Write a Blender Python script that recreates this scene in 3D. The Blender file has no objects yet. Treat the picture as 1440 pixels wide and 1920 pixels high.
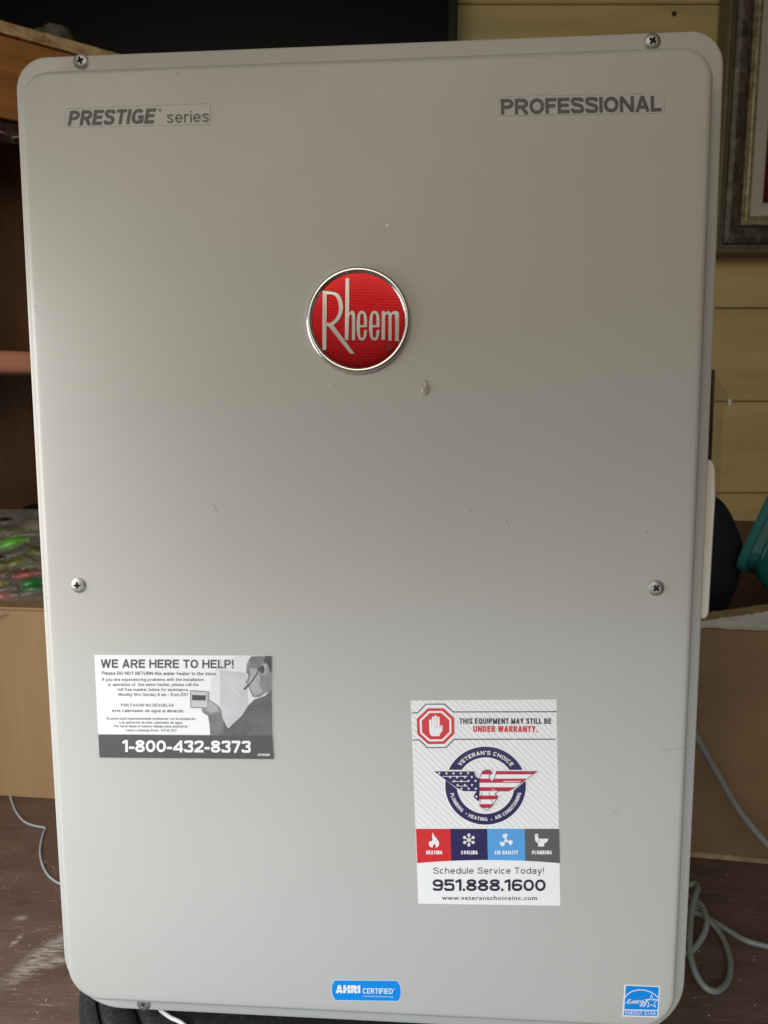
import bpy, bmesh, math, random
from mathutils import Vector, Matrix, geometry, noise
random.seed(7)
C = bpy.context.scene.collection
scene = bpy.context.scene
R_ = math.radians

# ------------------------------------------------------------------ camera
F = 1450.0; PITCH = R_(8.5); CAMH = 0.56
cd = bpy.data.cameras.new('camera'); cam = bpy.data.objects.new('camera', cd); C.objects.link(cam)
cd.sensor_fit = 'VERTICAL'; cd.sensor_height = 36; cd.lens = F / 1920 * 36
cd.clip_start = 0.01; cd.clip_end = 500
cam.location = (0, 0, CAMH); cam.rotation_euler = (math.pi/2 - PITCH, 0, 0)
cd.dof.use_dof = True; cd.dof.focus_distance = 0.56; cd.dof.aperture_fstop = 13
scene.camera = cam
scene.render.resolution_x = 768; scene.render.resolution_y = 1024

# ------------------------------------------------------------------ light
w = bpy.data.worlds.new('World'); scene.world = w; w.use_nodes = True
nt = w.node_tree; bg = nt.nodes['Background']; sky = nt.nodes.new('ShaderNodeTexSky')
sky.sky_type = 'NISHITA'; sky.sun_disc = False; sky.sun_elevation = R_(40); sky.sun_rotation = R_(215)
sky.dust_density = 3.0
nt.links.new(sky.outputs[0], bg.inputs[0]); bg.inputs[1].default_value = 0.03
def area(name, loc, target, sx, sy, energy, col):
    l = bpy.data.lights.new(name, 'AREA'); l.shape = 'RECTANGLE'; l.size = sx; l.size_y = sy
    l.energy = energy; l.color = col
    o = bpy.data.objects.new(name, l); C.objects.link(o); o.location = loc
    o.rotation_euler = (Vector(target) - Vector(loc)).to_track_quat('-Z', 'Y').to_euler()
    return o
area('low_front_fill', (-0.195, 0.19, 0.26), (-0.10, 0.521, -0.13), 1.2, 0.26, 2.7, (0.79, 0.89, 1.0))  # added lamp low in front of the cover, brightens its lower part
area('left_fill', (-0.525, 0.426, 0.466), (-0.29, 0.537, 0.285), 0.30, 0.46, 2.15, (0.98, 0.96, 0.92))  # added lamp close on the left, fitted to brighten the cover's left side
area('warm_fill', (-0.5, -1.5, 1.75), (0.0, 0.8, 0.6), 2.0, 1.2, 16.0, (0.98, 0.885, 0.67))  # added warm fill lamp, stands in for light bounced around the room
scene.view_settings.view_transform = 'Standard'; scene.view_settings.look = 'None'
scene.view_settings.exposure = 0.0; scene.view_settings.gamma = 1

# ------------------------------------------------------------------ helpers
def tag(o, label=None, cat=None, group=None, kind=None):
    if label: o['label'] = label
    if cat: o['category'] = cat
    if group: o['group'] = group
    if kind: o['kind'] = kind
    return o
def empty(name, loc=(0, 0, 0), rz=0.0):
    o = bpy.data.objects.new(name, None); C.objects.link(o); o.location = loc; o.rotation_euler = (0, 0, rz)
    o.empty_display_size = 0.05
    return o
def mesh_obj(name, verts, faces, mat, parent=None, smooth=False):
    me = bpy.data.meshes.new(name); me.from_pydata([tuple(v) for v in verts], [], faces); me.update()
    if mat: me.materials.append(mat)
    if smooth: me.polygons.foreach_set('use_smooth', [True] * len(me.polygons))
    o = bpy.data.objects.new(name, me); C.objects.link(o)
    if parent: o.parent = parent
    return o
def bm_obj(name, bm, mat, parent=None, smooth=False):
    bmesh.ops.recalc_face_normals(bm, faces=bm.faces[:])
    me = bpy.data.meshes.new(name); bm.to_mesh(me); bm.free()
    if mat: me.materials.append(mat)
    if smooth: me.polygons.foreach_set('use_smooth', [True] * len(me.polygons))
    o = bpy.data.objects.new(name, me); C.objects.link(o)
    if parent: o.parent = parent
    return o
def box(name, x0, x1, y0, y1, z0, z1, mat, parent=None, bev=0.0, seg=2, jitter=0.0):
    bm = bmesh.new(); bmesh.ops.create_cube(bm, size=1)
    for v in bm.verts:
        v.co = Vector(((x0+x1)/2 + v.co.x*(x1-x0), (y0+y1)/2 + v.co.y*(y1-y0), (z0+z1)/2 + v.co.z*(z1-z0)))
        if jitter: v.co += Vector([random.uniform(-jitter, jitter) for _ in range(3)])
    if bev: bmesh.ops.bevel(bm, geom=bm.edges[:], offset=bev, segments=seg, affect='EDGES', profile=0.6)
    return bm_obj(name, bm, mat, parent, smooth=False)
def catmull(pts, n=8):
    P = [Vector(p) for p in pts]; out = []
    for i in range(len(P)-1):
        a = P[max(i-1, 0)]; b = P[i]; c = P[i+1]; d = P[min(i+2, len(P)-1)]
        for k in range(n):
            t = k/n
            out.append(0.5*((2*b) + (c-a)*t + (2*a-5*b+4*c-d)*t*t + (3*b-a-3*c+d)*t**3))
    out.append(P[-1]); return out
def tube(name, pts, r, mat, parent=None, n=12, smoothpath=8, radii=None):
    P = catmull(pts, smoothpath) if smoothpath else [Vector(p) for p in pts]
    verts = []; faces = []; up = Vector((0, 0, 1)); prev = None
    for i, p in enumerate(P):
        t = (P[min(i+1, len(P)-1)] - P[max(i-1, 0)]).normalized()
        if prev is None:
            s = t.cross(up) if abs(t.dot(up)) < .95 else t.cross(Vector((1, 0, 0)))
        else:
            s = prev - t*prev.dot(t)
        s.normalize(); prev = s.copy(); q = t.cross(s)
        rr = r if radii is None else r*radii(i/(len(P)-1))
        for k in range(n):
            a = 2*math.pi*k/n; verts.append(p + (s*math.cos(a) + q*math.sin(a))*rr)
    for i in range(len(P)-1):
        for k in range(n):
            faces.append((i*n+k, i*n+(k+1) % n, (i+1)*n+(k+1) % n, (i+1)*n+k))
    faces.append(tuple(range(n-1, -1, -1))); faces.append(tuple(range((len(P)-1)*n, len(P)*n)))
    return mesh_obj(name, verts, faces, mat, parent, smooth=True)
# a ray of the photograph, cut at a world depth / at a height
def ray(u, v):
    x = (u-720)/F; y = (v-960)/F
    return Vector((x, math.cos(PITCH) + math.sin(PITCH)*y*-1, -math.sin(PITCH) - math.cos(PITCH)*y))
def P(u, v, Y):
    r = ray(u, v); return Vector((0, 0, CAMH)) + r*(Y/r.y)
def PF(u, v, z=0.0):
    r = ray(u, v); return Vector((0, 0, CAMH)) + r*((z-CAMH)/r.z)

# ------------------------------------------------------------------ materials
def mat(name, col, rough=0.6, metal=0.0, spec=0.5, coat=0.0, noise_amt=0.0, nscale=8, bump=0.0, bscale=200, col2=None,
        stretch=(1, 1, 1), alpha=1.0, trans=0.0, detail=5, ramp=(0.35, 0.65), bdist=0.001):
    m = bpy.data.materials.new(name); m.use_nodes = True; t = m.node_tree; b = t.nodes['Principled BSDF']
    b.inputs['Base Color'].default_value = (*col, 1); b.inputs['Roughness'].default_value = rough
    b.inputs['Metallic'].default_value = metal; b.inputs['Specular IOR Level'].default_value = spec
    b.inputs['Coat Weight'].default_value = coat; b.inputs['Alpha'].default_value = alpha
    b.inputs['Transmission Weight'].default_value = trans
    tc = t.nodes.new('ShaderNodeTexCoord'); mp = t.nodes.new('ShaderNodeMapping'); mp.inputs['Scale'].default_value = stretch
    t.links.new(tc.outputs['Object'], mp.inputs[0])
    if noise_amt or col2:
        n = t.nodes.new('ShaderNodeTexNoise'); n.inputs['Scale'].default_value = nscale; n.inputs['Detail'].default_value = detail
        n.inputs['Roughness'].default_value = 0.6
        t.links.new(mp.outputs[0], n.inputs[0])
        cr = t.nodes.new('ShaderNodeValToRGB'); cr.color_ramp.elements[0].position = ramp[0]; cr.color_ramp.elements[1].position = ramp[1]
        c2 = col2 if col2 else tuple(c*(1-noise_amt) for c in col)
        cr.color_ramp.elements[0].color = (*c2, 1); cr.color_ramp.elements[1].color = (*col, 1)
        t.links.new(n.outputs[0], cr.inputs[0]); t.links.new(cr.outputs[0], b.inputs['Base Color'])
    if bump:
        n2 = t.nodes.new('ShaderNodeTexNoise'); n2.inputs['Scale'].default_value = bscale; n2.inputs['Detail'].default_value = 3
        t.links.new(mp.outputs[0], n2.inputs[0])
        bp = t.nodes.new('ShaderNodeBump'); bp.inputs['Strength'].default_value = bump; bp.inputs['Distance'].default_value = bdist
        t.links.new(n2.outputs[0], bp.inputs['Height']); t.links.new(bp.outputs[0], b.inputs['Normal'])
    return m
M = {}
M['paint'] = mat('grey_powder_coat', (0.494, 0.492, 0.465), 0.42, spec=0.4, noise_amt=0.035, nscale=5, bump=0.10, bscale=900, bdist=0.0003)
def wear(m):
    t = m.node_tree; b = t.nodes['Principled BSDF']; tc = t.nodes.new('ShaderNodeTexCoord')
    n = t.nodes.new('ShaderNodeTexNoise'); n.inputs['Scale'].default_value = 11; n.inputs['Detail'].default_value = 8; n.inputs['Roughness'].default_value = .7
    mr = t.nodes.new('ShaderNodeMapRange'); mr.inputs[1].default_value = .3; mr.inputs[2].default_value = .75; mr.inputs[3].default_value = .36; mr.inputs[4].default_value = .56
    t.links.new(tc.outputs['Object'], n.inputs[0]); t.links.new(n.outputs[0], mr.inputs[0]); t.links.new(mr.outputs[0], b.inputs['Roughness'])
wear(M['paint'])
M['casing'] = mat('grey_casing', (0.36, 0.36, 0.34), 0.5)
M['screw'] = mat('zinc_screw', (0.47, 0.47, 0.45), 0.45, metal=0.8, noise_amt=0.25, nscale=300)
M['recess'] = mat('screw_recess', (0.03, 0.028, 0.025), 0.6, metal=0.6)
M['chrome'] = mat('chrome_rim', (0.74, 0.74, 0.72), 0.24, metal=1.0)
M['silver'] = mat('silver_lettering', (0.52, 0.51, 0.49), 0.30, metal=0.85)
M['print_grey'] = mat('grey_print', (0.075, 0.073, 0.07), 0.45)
M['plate'] = mat('clear_label', (0.482, 0.48, 0.452), 0.42, spec=0.4)
M['plate_edge'] = mat('label_edge_grime', (0.50, 0.49, 0.45), 0.6, col2=(0.26, 0.25, 0.22), nscale=160, ramp=(.45, .6))
M['paper'] = mat('white_paper', (0.86, 0.87, 0.89), 0.4, bump=0.25, bscale=45, bdist=0.0015)
M['paper2'] = mat('white_vinyl', (0.88, 0.88, 0.87), 0.3, bump=0.25, bscale=40, bdist=0.0015)
M['stripe'] = mat('pale_grey_stripe', (0.75, 0.75, 0.745), 0.3)
M['navy'] = mat('navy_ink', (0.028, 0.022, 0.095), 0.35)
M['ink'] = mat('dark_ink', (0.025, 0.025, 0.045), 0.35)
M['red'] = mat('red_ink', (0.66, 0.03, 0.035), 0.35)
M['flagred'] = mat('dark_red_ink', (0.52, 0.03, 0.055), 0.35)
M['blue'] = mat('sky_blue_ink', (0.10, 0.36, 0.74), 0.35)
M['gray_ink'] = mat('grey_ink', (0.115, 0.115, 0.115), 0.35)
M['white_ink'] = mat('white_ink', (0.87, 0.87, 0.87), 0.35)
M['cert'] = mat('bright_blue_ink', (0.0, 0.26, 0.78), 0.35)
M['pale_edge'] = mat('pale_blue_edge', (0.55, 0.72, 0.85), 0.35)
M['g_text'] = mat('help_text_grey', (0.085, 0.082, 0.085), 0.4)
M['g_band'] = mat('help_band_grey', (0.085, 0.082, 0.082), 0.35)
M['g1'] = mat('photo_grey_light', (0.62, 0.62, 0.64), 0.4, noise_amt=0.15, nscale=60)
M['g1b'] = mat('photo_grey_paler', (0.74, 0.74, 0.76), 0.4)
M['g2'] = mat('photo_grey_skin', (0.30, 0.295, 0.295), 0.4, noise_amt=0.4, nscale=90)
M['g2b'] = mat('photo_grey_skin_lit', (0.46, 0.455, 0.455), 0.4, noise_amt=0.25, nscale=90)
M['g3'] = mat('photo_grey_shirt', (0.155, 0.152, 0.153), 0.4, noise_amt=0.35, nscale=70)
M['g3b'] = mat('photo_grey_sleeve', (0.215, 0.21, 0.21), 0.4, noise_amt=0.3, nscale=80)
M['g4'] = mat('photo_grey_dark', (0.06, 0.058, 0.058), 0.4)
M['drop'] = mat('glue_drop', (0.50, 0.46, 0.34), 0.06, spec=0.8, coat=1.0, alpha=.5)
M['mark_d'] = mat('dark_mark', (0.22, 0.21, 0.18), 0.6)
M['mark_l'] = mat('pale_mark', (0.58, 0.57, 0.53), 0.5)

# red foil with fine horizontal ridges
def foil():
    m = mat('red_foil', (0.40, 0.008, 0.012), 0.27, metal=0.92, spec=0.6, coat=0.15)
    t = m.node_tree; b = t.nodes['Principled BSDF']
    tc = t.nodes.new('ShaderNodeTexCoord'); wv = t.nodes.new('ShaderNodeTexWave'); wv.bands_direction = 'Z'; wv.wave_type = 'BANDS'
    wv.inputs['Scale'].default_value = 320; wv.inputs['Distortion'].default_value = 1.5; wv.inputs['Detail'].default_value = 1
    bp = t.nodes.new('ShaderNodeBump'); bp.inputs['Strength'].default_value = 0.16; bp.inputs['Distance'].default_value = 0.0002
    t.links.new(tc.outputs['Object'], wv.inputs[0]); t.links.new(wv.outputs['Fac'], bp.inputs['Height']); t.links.new(bp.outputs[0], b.inputs['Normal'])
    b.inputs['Coat Roughness'].default_value = 0.12
    return m
M['foil'] = foil()

# ------------------------------------------------------------------ the water heater: frame of its front cover
W, H, D = 0.47, 0.701, 0.020
Rc = ((0.9974, 0.0715, -0.0046), (0.0036, -0.1136, -0.9935), (-0.0716, 0.9909, -0.1136))  # cover axes seen from the camera
Tc = Vector((-0.0139, 0.3881, 0.5892))
def c2w(v): return Vector((v[0], -math.sin(PITCH)*v[1]*1 + math.cos(PITCH)*v[2], -math.cos(PITCH)*v[1] - math.sin(PITCH)*v[2]))
ax = [c2w((Rc[0][j], Rc[1][j], Rc[2][j])).normalized() for j in range(3)]
heater = empty('water_heater')
org = c2w(Tc) + Vector((0, 0, CAMH))
heater.matrix_world = Matrix(((ax[0].x, ax[1].x, ax[2].x, org.x), (ax[0].y, ax[1].y, ax[2].y, org.y), (ax[0].z, ax[1].z, ax[2].z, org.z), (0, 0, 0, 1)))
tag(heater, 'tall grey tankless water heater with round red emblem and stickers on its front cover', 'water heater')
MWi = heater.matrix_world.inverted()
def L(u, v, d):
    """photo point -> heater-local point on the plane d in front of the flange"""
    o = MWi @ Vector((0, 0, CAMH)); p = MWi @ (Vector((0, 0, CAMH)) + ray(u, v)); r = p - o
    return o + r*((-d - o.y)/r.y)
def bow(x, z):   # the pressed sheet's long sides swell very slightly
    t = (z - H/2)/(H/2)
    return x + (1 if x > 0 else -1)*0.0013*max(0.0, 1-t*t)*min(1.0, abs(x)/0.2)
def rrect(hw, z0, z1, rt, rb, n=12):
    out = []
    for cx, cz, r, a0 in ((hw-rt, z1-rt, rt, 0), (-hw+rt, z1-rt, rt, 90), (-hw+rb, z0+rb, rb, 180), (hw-rb, z0+rb, rb, 270)):
        for k in range(n+1):
            a = R_(a0 + 90*k/n); out.append((cx + r*math.cos(a), cz + r*math.sin(a)))
    # resample long sides so that the bow shows
    res = []
    for i, p in enumerate(out):
        q = out[(i+1) % len(out)]; res.append(p); dd = math.hypot(q[0]-p[0], q[1]-p[1])
        if dd > 0.1:
            for k in range(1, 16): res.append((p[0]+(q[0]-p[0])*k/16, p[1]+(q[1]-p[1])*k/16))
    return [(bow(x, z), z) for x, z in res]
def ring_loops(name, loops, material, parent, cap=True):
    n = len(loops[0]); verts = [v for lp in loops for v in lp]; faces = []
    for i in range(len(loops)-1):
        for k in range(n): faces.append((i*n+k, i*n+(k+1) % n, (i+1)*n+(k+1) % n, (i+1)*n+k))
    if cap:
        faces.append(tuple((len(loops)-1)*n + k for k in range(n)))
    me_o = mesh_obj(name, verts, faces, material, parent, smooth=True)
    return me_o
loops = []
def lp(hw, z0, z1, rt, rb, y): loops.append([(x, y, z) for x, z in rrect(hw, z0, z1, rt, rb)])
# returned edge, rolled lip, flat flange, fillet, wall, rounded shoulder, face
lp(W/2, 0, H, .0215, .044, .014)
lp(W/2, 0, H, .0215, .044, .0012)
lp(W/2-.0003, .0003, H-.0003, .0212, .0437, .0004)
lp(W/2-.0012, .0012, H-.0012, .0203, .0428, -.0001)
lp(W/2-.0030, .003, H-.003, .0185, .041, .0000)
sx = W/2-.2228 ; zt = H-.6835; zb = .0215
def ins(a, y, extra=0.0):   # outline of the raised pan, a = how far inside its widest line
    lp(.2228-a, zb+a, .6835-a, max(.0195-a*.9, .006), max(.0255-a*.9, .01), y)
def insw(a, y):
    lp(.2228+a, zb-a, .6835+a, .0195+a*.9, .0255+a*.9, y)
insw(.0050, 0.0); insw(.0042, -.0001); insw(.0032, -.0006); insw(.0025, -.0016)
insw(.0010, -.0110); insw(.0007, -.0145)
for k in range(9):
    a = k/8*math.pi/2; r = .0048
    ins(-.0004 + r*(1-math.cos(a)), -D + r - r*math.sin(a))
ins(.0085, -D-.00008); ins(.02, -D-.0001)
cover = ring_loops('front_cover', loops, M['paint'], heater)
cover.data.polygons[-1].use_smooth = False
bs = []
for (hw, z0, z1, y) in ((W/2-.006, .006, H-.006, .0125), (W/2-.006, .006, H-.006, .215), (W/2-.012, .012, H-.012, .221)):
    bs.append([(x, y, z) for x, z in rrect(hw, z0, z1, .012, .02)])
ring_loops('casing', bs, M['casing'], heater)

FACE = D + .0001
LAY = .00009
def FL(u, v, k): return L(u, v, FACE + LAY*k)
class Z:                     # a magnified window on the photograph, used while measuring
    def __init__(s, x0, y0, sc, k0=0): s.x0 = x0; s.y0 = y0; s.s = sc
    def __call__(s, p): return (s.x0 + p[0]/s.s, s.y0 + p[1]/s.s)
def tess(pts2):
    return [tuple(t) for t in geometry.tessellate_polygon([[Vector((p[0], p[1], 0)) for p in pts2]])]
class Sheet:
    """flat print: polygons, strokes and glyphs collected in one mesh on the cover's face"""
    def __init__(s, z, k): s.z = z; s.k = k; s.v = []; s.f = []
    def raw(s, pts, tris):
        b = len(s.v); s.c = (getattr(s, 'c', -1)+1) % 9
        for p in pts: u, v = s.z(p); s.v.append(FL(u, v, s.k+.07*s.c))
        s.f += [tuple(b+i for i in t) for t in tris]; return s
    def poly(s, pts):
        if len(pts) >= 3: s.raw(pts, tess(pts))
        return s
    def disc(s, cx, cy, rx, ry=None, n=20):
        ry = ry or rx
        return s.poly([(cx+rx*math.cos(2*math.pi*i/n), cy+ry*math.sin(2*math.pi*i/n)) for i in range(n)])
    def annulus(s, cx, cy, rx, ry, ix, iy, n=72):
        pts = []; tr = []
        for i in range(n):
            a = 2*math.pi*i/n; pts += [(cx+rx*math.cos(a), cy+ry*math.sin(a)), (cx+ix*math.cos(a), cy+iy*math.sin(a))]
        for i in range(n):
            a = 2*i; b = 2*((i+1) % n); tr.append((a, b, b+1, a+1))
        return s.raw(pts, tr)
    def stroke(s, pts, wd, closed=False, caps=False):
        n = len(pts); Lf = []; Rg = []
        for i in range(n):
            a = pts[i-1] if (i or closed) else None; b = pts[i]; c = pts[(i+1) % n] if (i < n-1 or closed) else None
            def dn(p, q):
                dx, dy = q[0]-p[0], q[1]-p[1]; l = math.hypot(dx, dy) or 1; return dx/l, dy/l
            d1 = dn(a, b) if a else dn(b, c); d2 = dn(b, c) if c else d1
            tx, ty = d1[0]+d2[0], d1[1]+d2[1]; l = math.hypot(tx, ty) or 1; tx /= l; ty /= l
            nx, ny = -ty, tx; co = max(0.35, nx*-d1[1] + ny*d1[0])
            h = wd/2/co; Lf.append((b[0]+nx*h, b[1]+ny*h)); Rg.append((b[0]-nx*h, b[1]-ny*h))
        tr = [(i, (i+1) % n, n+(i+1) % n, n+i) for i in range(n if closed else n-1)]
        s.raw(Lf+Rg, tr)
        if caps: s.disc(pts[0][0], pts[0][1], wd/2, n=10); s.disc(pts[-1][0], pts[-1][1], wd/2, n=10)
        return s
    def star(s, cx, cy, r, r2=None, rot=-90):
        r2 = r2 or r*.42
        return s.poly([(cx+(r if i % 2 == 0 else r2)*math.cos(R_(rot+36*i)), cy+(r if i % 2 == 0 else r2)*math.sin(R_(rot+36*i))) for i in range(10)])
    def text(s, txt, a, b, h, bold=0.0, shear=0.0, space=1.0, fn=None):
        V, Tr, cap = glyphs(txt, bold, space)
        if shear: V = [(x+shear*y, y) for x, y in V]
        x0 = min(p[0] for p in V); x1 = max(p[0] for p in V)
        if fn is None:
            dx, dy = b[0]-a[0], b[1]-a[1]; l = math.hypot(dx, dy)
            def fn(x, y): return (a[0]+dx*x + dy/l*y, a[1]+dy*x - dx/l*y)
        pts = [fn((x-x0)/(x1-x0), y/cap*h) for x, y in V]
        return s.raw(pts, Tr)
    def arc_text(s, txt, cx, cy, a0, a1, r, h, bold=0.0, flip=False, ell=1.0):
        # angles in degrees, counter-clockwise from the right; flip: tops of the letters towards the centre
        def fn(x, y):
            a = R_(a0+(a1-a0)*x); rr = r-y if flip else r+y
            return (cx+rr*math.cos(a), cy-rr*math.sin(a)*ell)
        return s.text(txt, None, None, h, bold, fn=fn)
    def out(s, name, m, parent, thick=0.0):
        o = mesh_obj(name, s.v, s.f, m, parent)
        return o
_gl = {}
def glyphs(txt, bold, space):
    key = (txt, bold, space)
    if key in _gl: return _gl[key]
    def build(t):
        cu = bpy.data.curves.new('t', 'FONT'); cu.body = t; cu.size = 1; cu.offset = bold; cu.space_character = space
        cu.resolution_u = 3; cu.fill_mode = 'BOTH'
        ob = bpy.data.objects.new('t', cu); C.objects.link(ob)
        dg = bpy.context.evaluated_depsgraph_get(); me = bpy.data.meshes.new_from_object(ob.evaluated_get(dg))
        V = [(v.co.x, v.co.y) for v in me.vertices]; Tr = [tuple(p.vertices) for p in me.polygons]
        bpy.data.objects.remove(ob); bpy.data.meshes.remove(me); bpy.data.curves.remove(cu)
        return V, Tr
    V, Tr = build(txt); Hh, _ = build('H')
    y0 = min(p[1] for p in Hh); cap = max(p[1] for p in Hh) - y0
    V = [(x, y-y0) for x, y in V]
    _gl[key] = (V, Tr, cap); return _gl[key]
# ---- a drawn grotesque: each letter is strokes in a box 0..w x 0..1 (cap height 1), stroke weight s
def _el(cx, cy, rx, ry, a0, a1, n=12, pw=2.1):
    out = []
    for i in range(n+1):
        a = R_(a0+(a1-a0)*i/n); c, s_ = math.cos(a), math.sin(a)
        out.append((cx+rx*abs(c)**(2/pw)*(1 if c >= 0 else -1), cy+ry*abs(s_)**(2/pw)*(1 if s_ >= 0 else -1)))
    return out
CW = dict(A=.72, B=.68, C=.70, D=.70, E=.60, F=.56, G=.74, H=.70, I=.0, L=.54, M=.84, N=.72, O=.74, P=.64, Q=.74, R=.68, S=.66, T=.60, U=.70, V=.68, W=.96, X=.68, Y=.66)
CW.update({'0': .62, '1': .36, '2': .60, '3': .60, '4': .64, '5': .60, '6': .62, '7': .58, '8': .62, '9': .62, '-': .34, '.': 0.0, '!': 0.0, "'": 0.0, ' ': .22,
           'a': .54, 'c': .52, 'd': .57, 'e': .55, 'h': .53, 'i': 0.0, 'l': 0.0, 'm': .84, 'n': .53, 'o': .57, 'r': .34, 's': .50, 't': .32, 'u': .53, 'v': .52, 'w': .76, 'y': .52})
CW.update(dict(b=.57, p=.57, g=.57, f=.33, x=.52)); CW[','] = 0.0; CW['j'] = 0.0
ACC = {'\u00e1': 'a', '\u00e9': 'e', '\u00f3': 'o', '\u00fa': 'u'}
for k_, v_ in ACC.items(): CW[k_] = CW[v_]
def sglyph(ch, w, s, flat1=True):
    h = s/2; l = h; r = w-h; b = h; t = 1-h; c = w/2; m = .52; x = .735; xt = x-h; G = []
    rx = (w-s)/2
    if ch == 'A': G = [[(h*.9, 0), (c, 1)], [(w-h*.9, 0), (c, 1)], [(w*.22, .30), (w*.78, .30)]]
    elif ch == 'B': G = [[(l, 0), (l, 1)], [(l, t), (c, t)] + _el(c, (t+m)/2, r-c-.02, (t-m)/2, 90, -90)[1:] + [(l, m)], [(c, m)] + _el(c, (b+m)/2, r-c, (m-b)/2, 90, -90)[1:] + [(l, b)]]
    elif ch == 'C': G = [_el(c, .5, rx, .5-h, 38, 322, 26)]
    elif ch == 'D': G = [[(l, 0), (l, 1)], [(l, t), (c*.8, t)] + _el(c*.8, .5, r-c*.8, .5-h, 90, -90, 18)[1:] + [(l, b)]]
    elif ch == 'E': G = [[(l, 0), (l, 1)], [(l, t), (w, t)], [(l, m), (w*.92, m)], [(l, b), (w, b)]]
    elif ch == 'F': G = [[(l, 0), (l, 1)], [(l, t), (w, t)], [(l, m-.02), (w*.9, m-.02)]]
    elif ch == 'G': G = [_el(c, .5, rx, .5-h, 40, 330, 26) , [(r+h*.6, .46), (c+.02, .46)], [(r, .50), (r, 0.02)]]
    elif ch == 'H': G = [[(l, 0), (l, 1)], [(r, 0), (r, 1)], [(l, m), (r, m)]]
    elif ch in 'Il': G = [[(h, 0), (h, 1)]]
    elif ch == 'L': G = [[(l, 1), (l, 0)], [(l, b), (w, b)]]
    elif ch == 'M': G = [[(l, 0), (l, 1)], [(r, 0), (r, 1)], [(l, 1-h*.3), (c, 0.02)], [(r, 1-h*.3), (c, 0.02)]]
    elif ch == 'N': G = [[(l, 0), (l, 1)], [(r, 0), (r, 1)], [(l, 1-h*.2), (r, h*.2)]]
    elif ch in 'OQ0':
        G = [_el(c, .5, rx, .5-h, 0, 360, 32)[:-1] + ['closed']]
        if ch == 'Q': G.append([(c+.02, .28), (w, -.06)])
    elif ch in 'PR':
        G = [[(l, 0), (l, 1)], [(l, t), (c, t)] + _el(c, (t+m-.05)/2, r-c, (t-m+.05)/2, 90, -90)[1:] + [(l, m-.05)]]
        if ch == 'R': G.append([(c, m-.05), (w-h*.7, 0)])
    elif ch == 'S':
        p = [(r-.005, .72), (r-.05, .87), (c, t), (l+.06, .89), (l+.01, .74), (l+.10, .60), (c, .525), (r-.08, .44), (r, .28), (r-.06, .11), (c, b), (l+.06, .12), (l-.005, .29)]
        G = [[(q.x, q.y) for q in catmull([(a_, b_, 0) for a_, b_ in p], 4)]]
    elif ch == 'T': G = [[(c, 0), (c, 1)], [(0, t), (w, t)]]
    elif ch == 'U': G = [[(l, 1), (l, .35)] + _el(c, .35, rx, .35-h, 180, 360, 14)[1:] + [(r, 1)]]
    elif ch == 'V': G = [[(h*.9, 1), (c, 0)], [(w-h*.9, 1), (c, 0)]]
    elif ch == 'W': G = [[(h*.9, 1), (w*.27, 0)], [(c, 1), (w*.27, 0)], [(c, 1), (w*.73, 0)], [(w-h*.9, 1), (w*.73, 0)]]
    elif ch == 'X': G = [[(h, 0), (w-h, 1)], [(h, 1), (w-h, 0)]]
    elif ch == 'Y': G = [[(h*.9, 1), (c, .42)], [(w-h*.9, 1), (c, .42)], [(c, .46), (c, 0)]]
    elif ch == '1': G = [[(w-h-.02, 0), (w-h-.02, 1)], [(w-h-.02, .95), (0.0, .76)]]
    elif ch == '2':
        p = [(l, .68), (l+.03, .84), (c, t), (r-.04, .86), (r, .70), (r-.08, .52), (c-.04, .33), (l+.03, s)]
        G = [[(q.x, q.y) for q in catmull([(a_, b_, 0) for a_, b_ in p], 4)], [(0, b), (w, b)]]
    elif ch == '3':
        p = [(l, .75), (l+.05, .88), (c, t), (r-.05, .89), (r-.02, .74), (r-.10, .58), (c-.03, .53)]; p2 = [(c-.03, .53), (r-.07, .47), (r, .28), (r-.06, .11), (c, b), (l+.04, .12), (l-.01, .27)]
        G = [[(q.x, q.y) for q in catmull([(a_, b_, 0) for a_, b_ in pp], 4)] for pp in (p, p2)]
    elif ch == '4': G = [[(r-.07, 0), (r-.07, 1)], [(r-.07, 1-h*.8), (h*.7, .28)], [(0, .26), (w, .26)]]
    elif ch == '5':
        p = [(l+.04, .50), (c, .59), (r-.04, .52), (r, .31), (r-.05, .12), (c, b), (l+.04, .11), (l-.01, .26)]
        G = [[(w*.94, t), (l+.05, t)], [(l+.05, 1), (l+.02, .47)], [(q.x, q.y) for q in catmull([(a_, b_, 0) for a_, b_ in p], 4)]]
    elif ch in '69':
        ring = _el(c, .32, rx, .32-h, 0, 360, 24)[:-1]; p = [(l, .34), (l+.01, .60), (l+.10, .86), (c+.03, t), (r-.05, .87), (r-.01, .76)]
        arc = [(q.x, q.y) for q in catmull([(a_, b_, 0) for a_, b_ in p], 4)]
        if ch == '9': ring = [(w-a_, 1-b_) for a_, b_ in ring]; arc = [(w-a_, 1-b_) for a_, b_ in arc]
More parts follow.
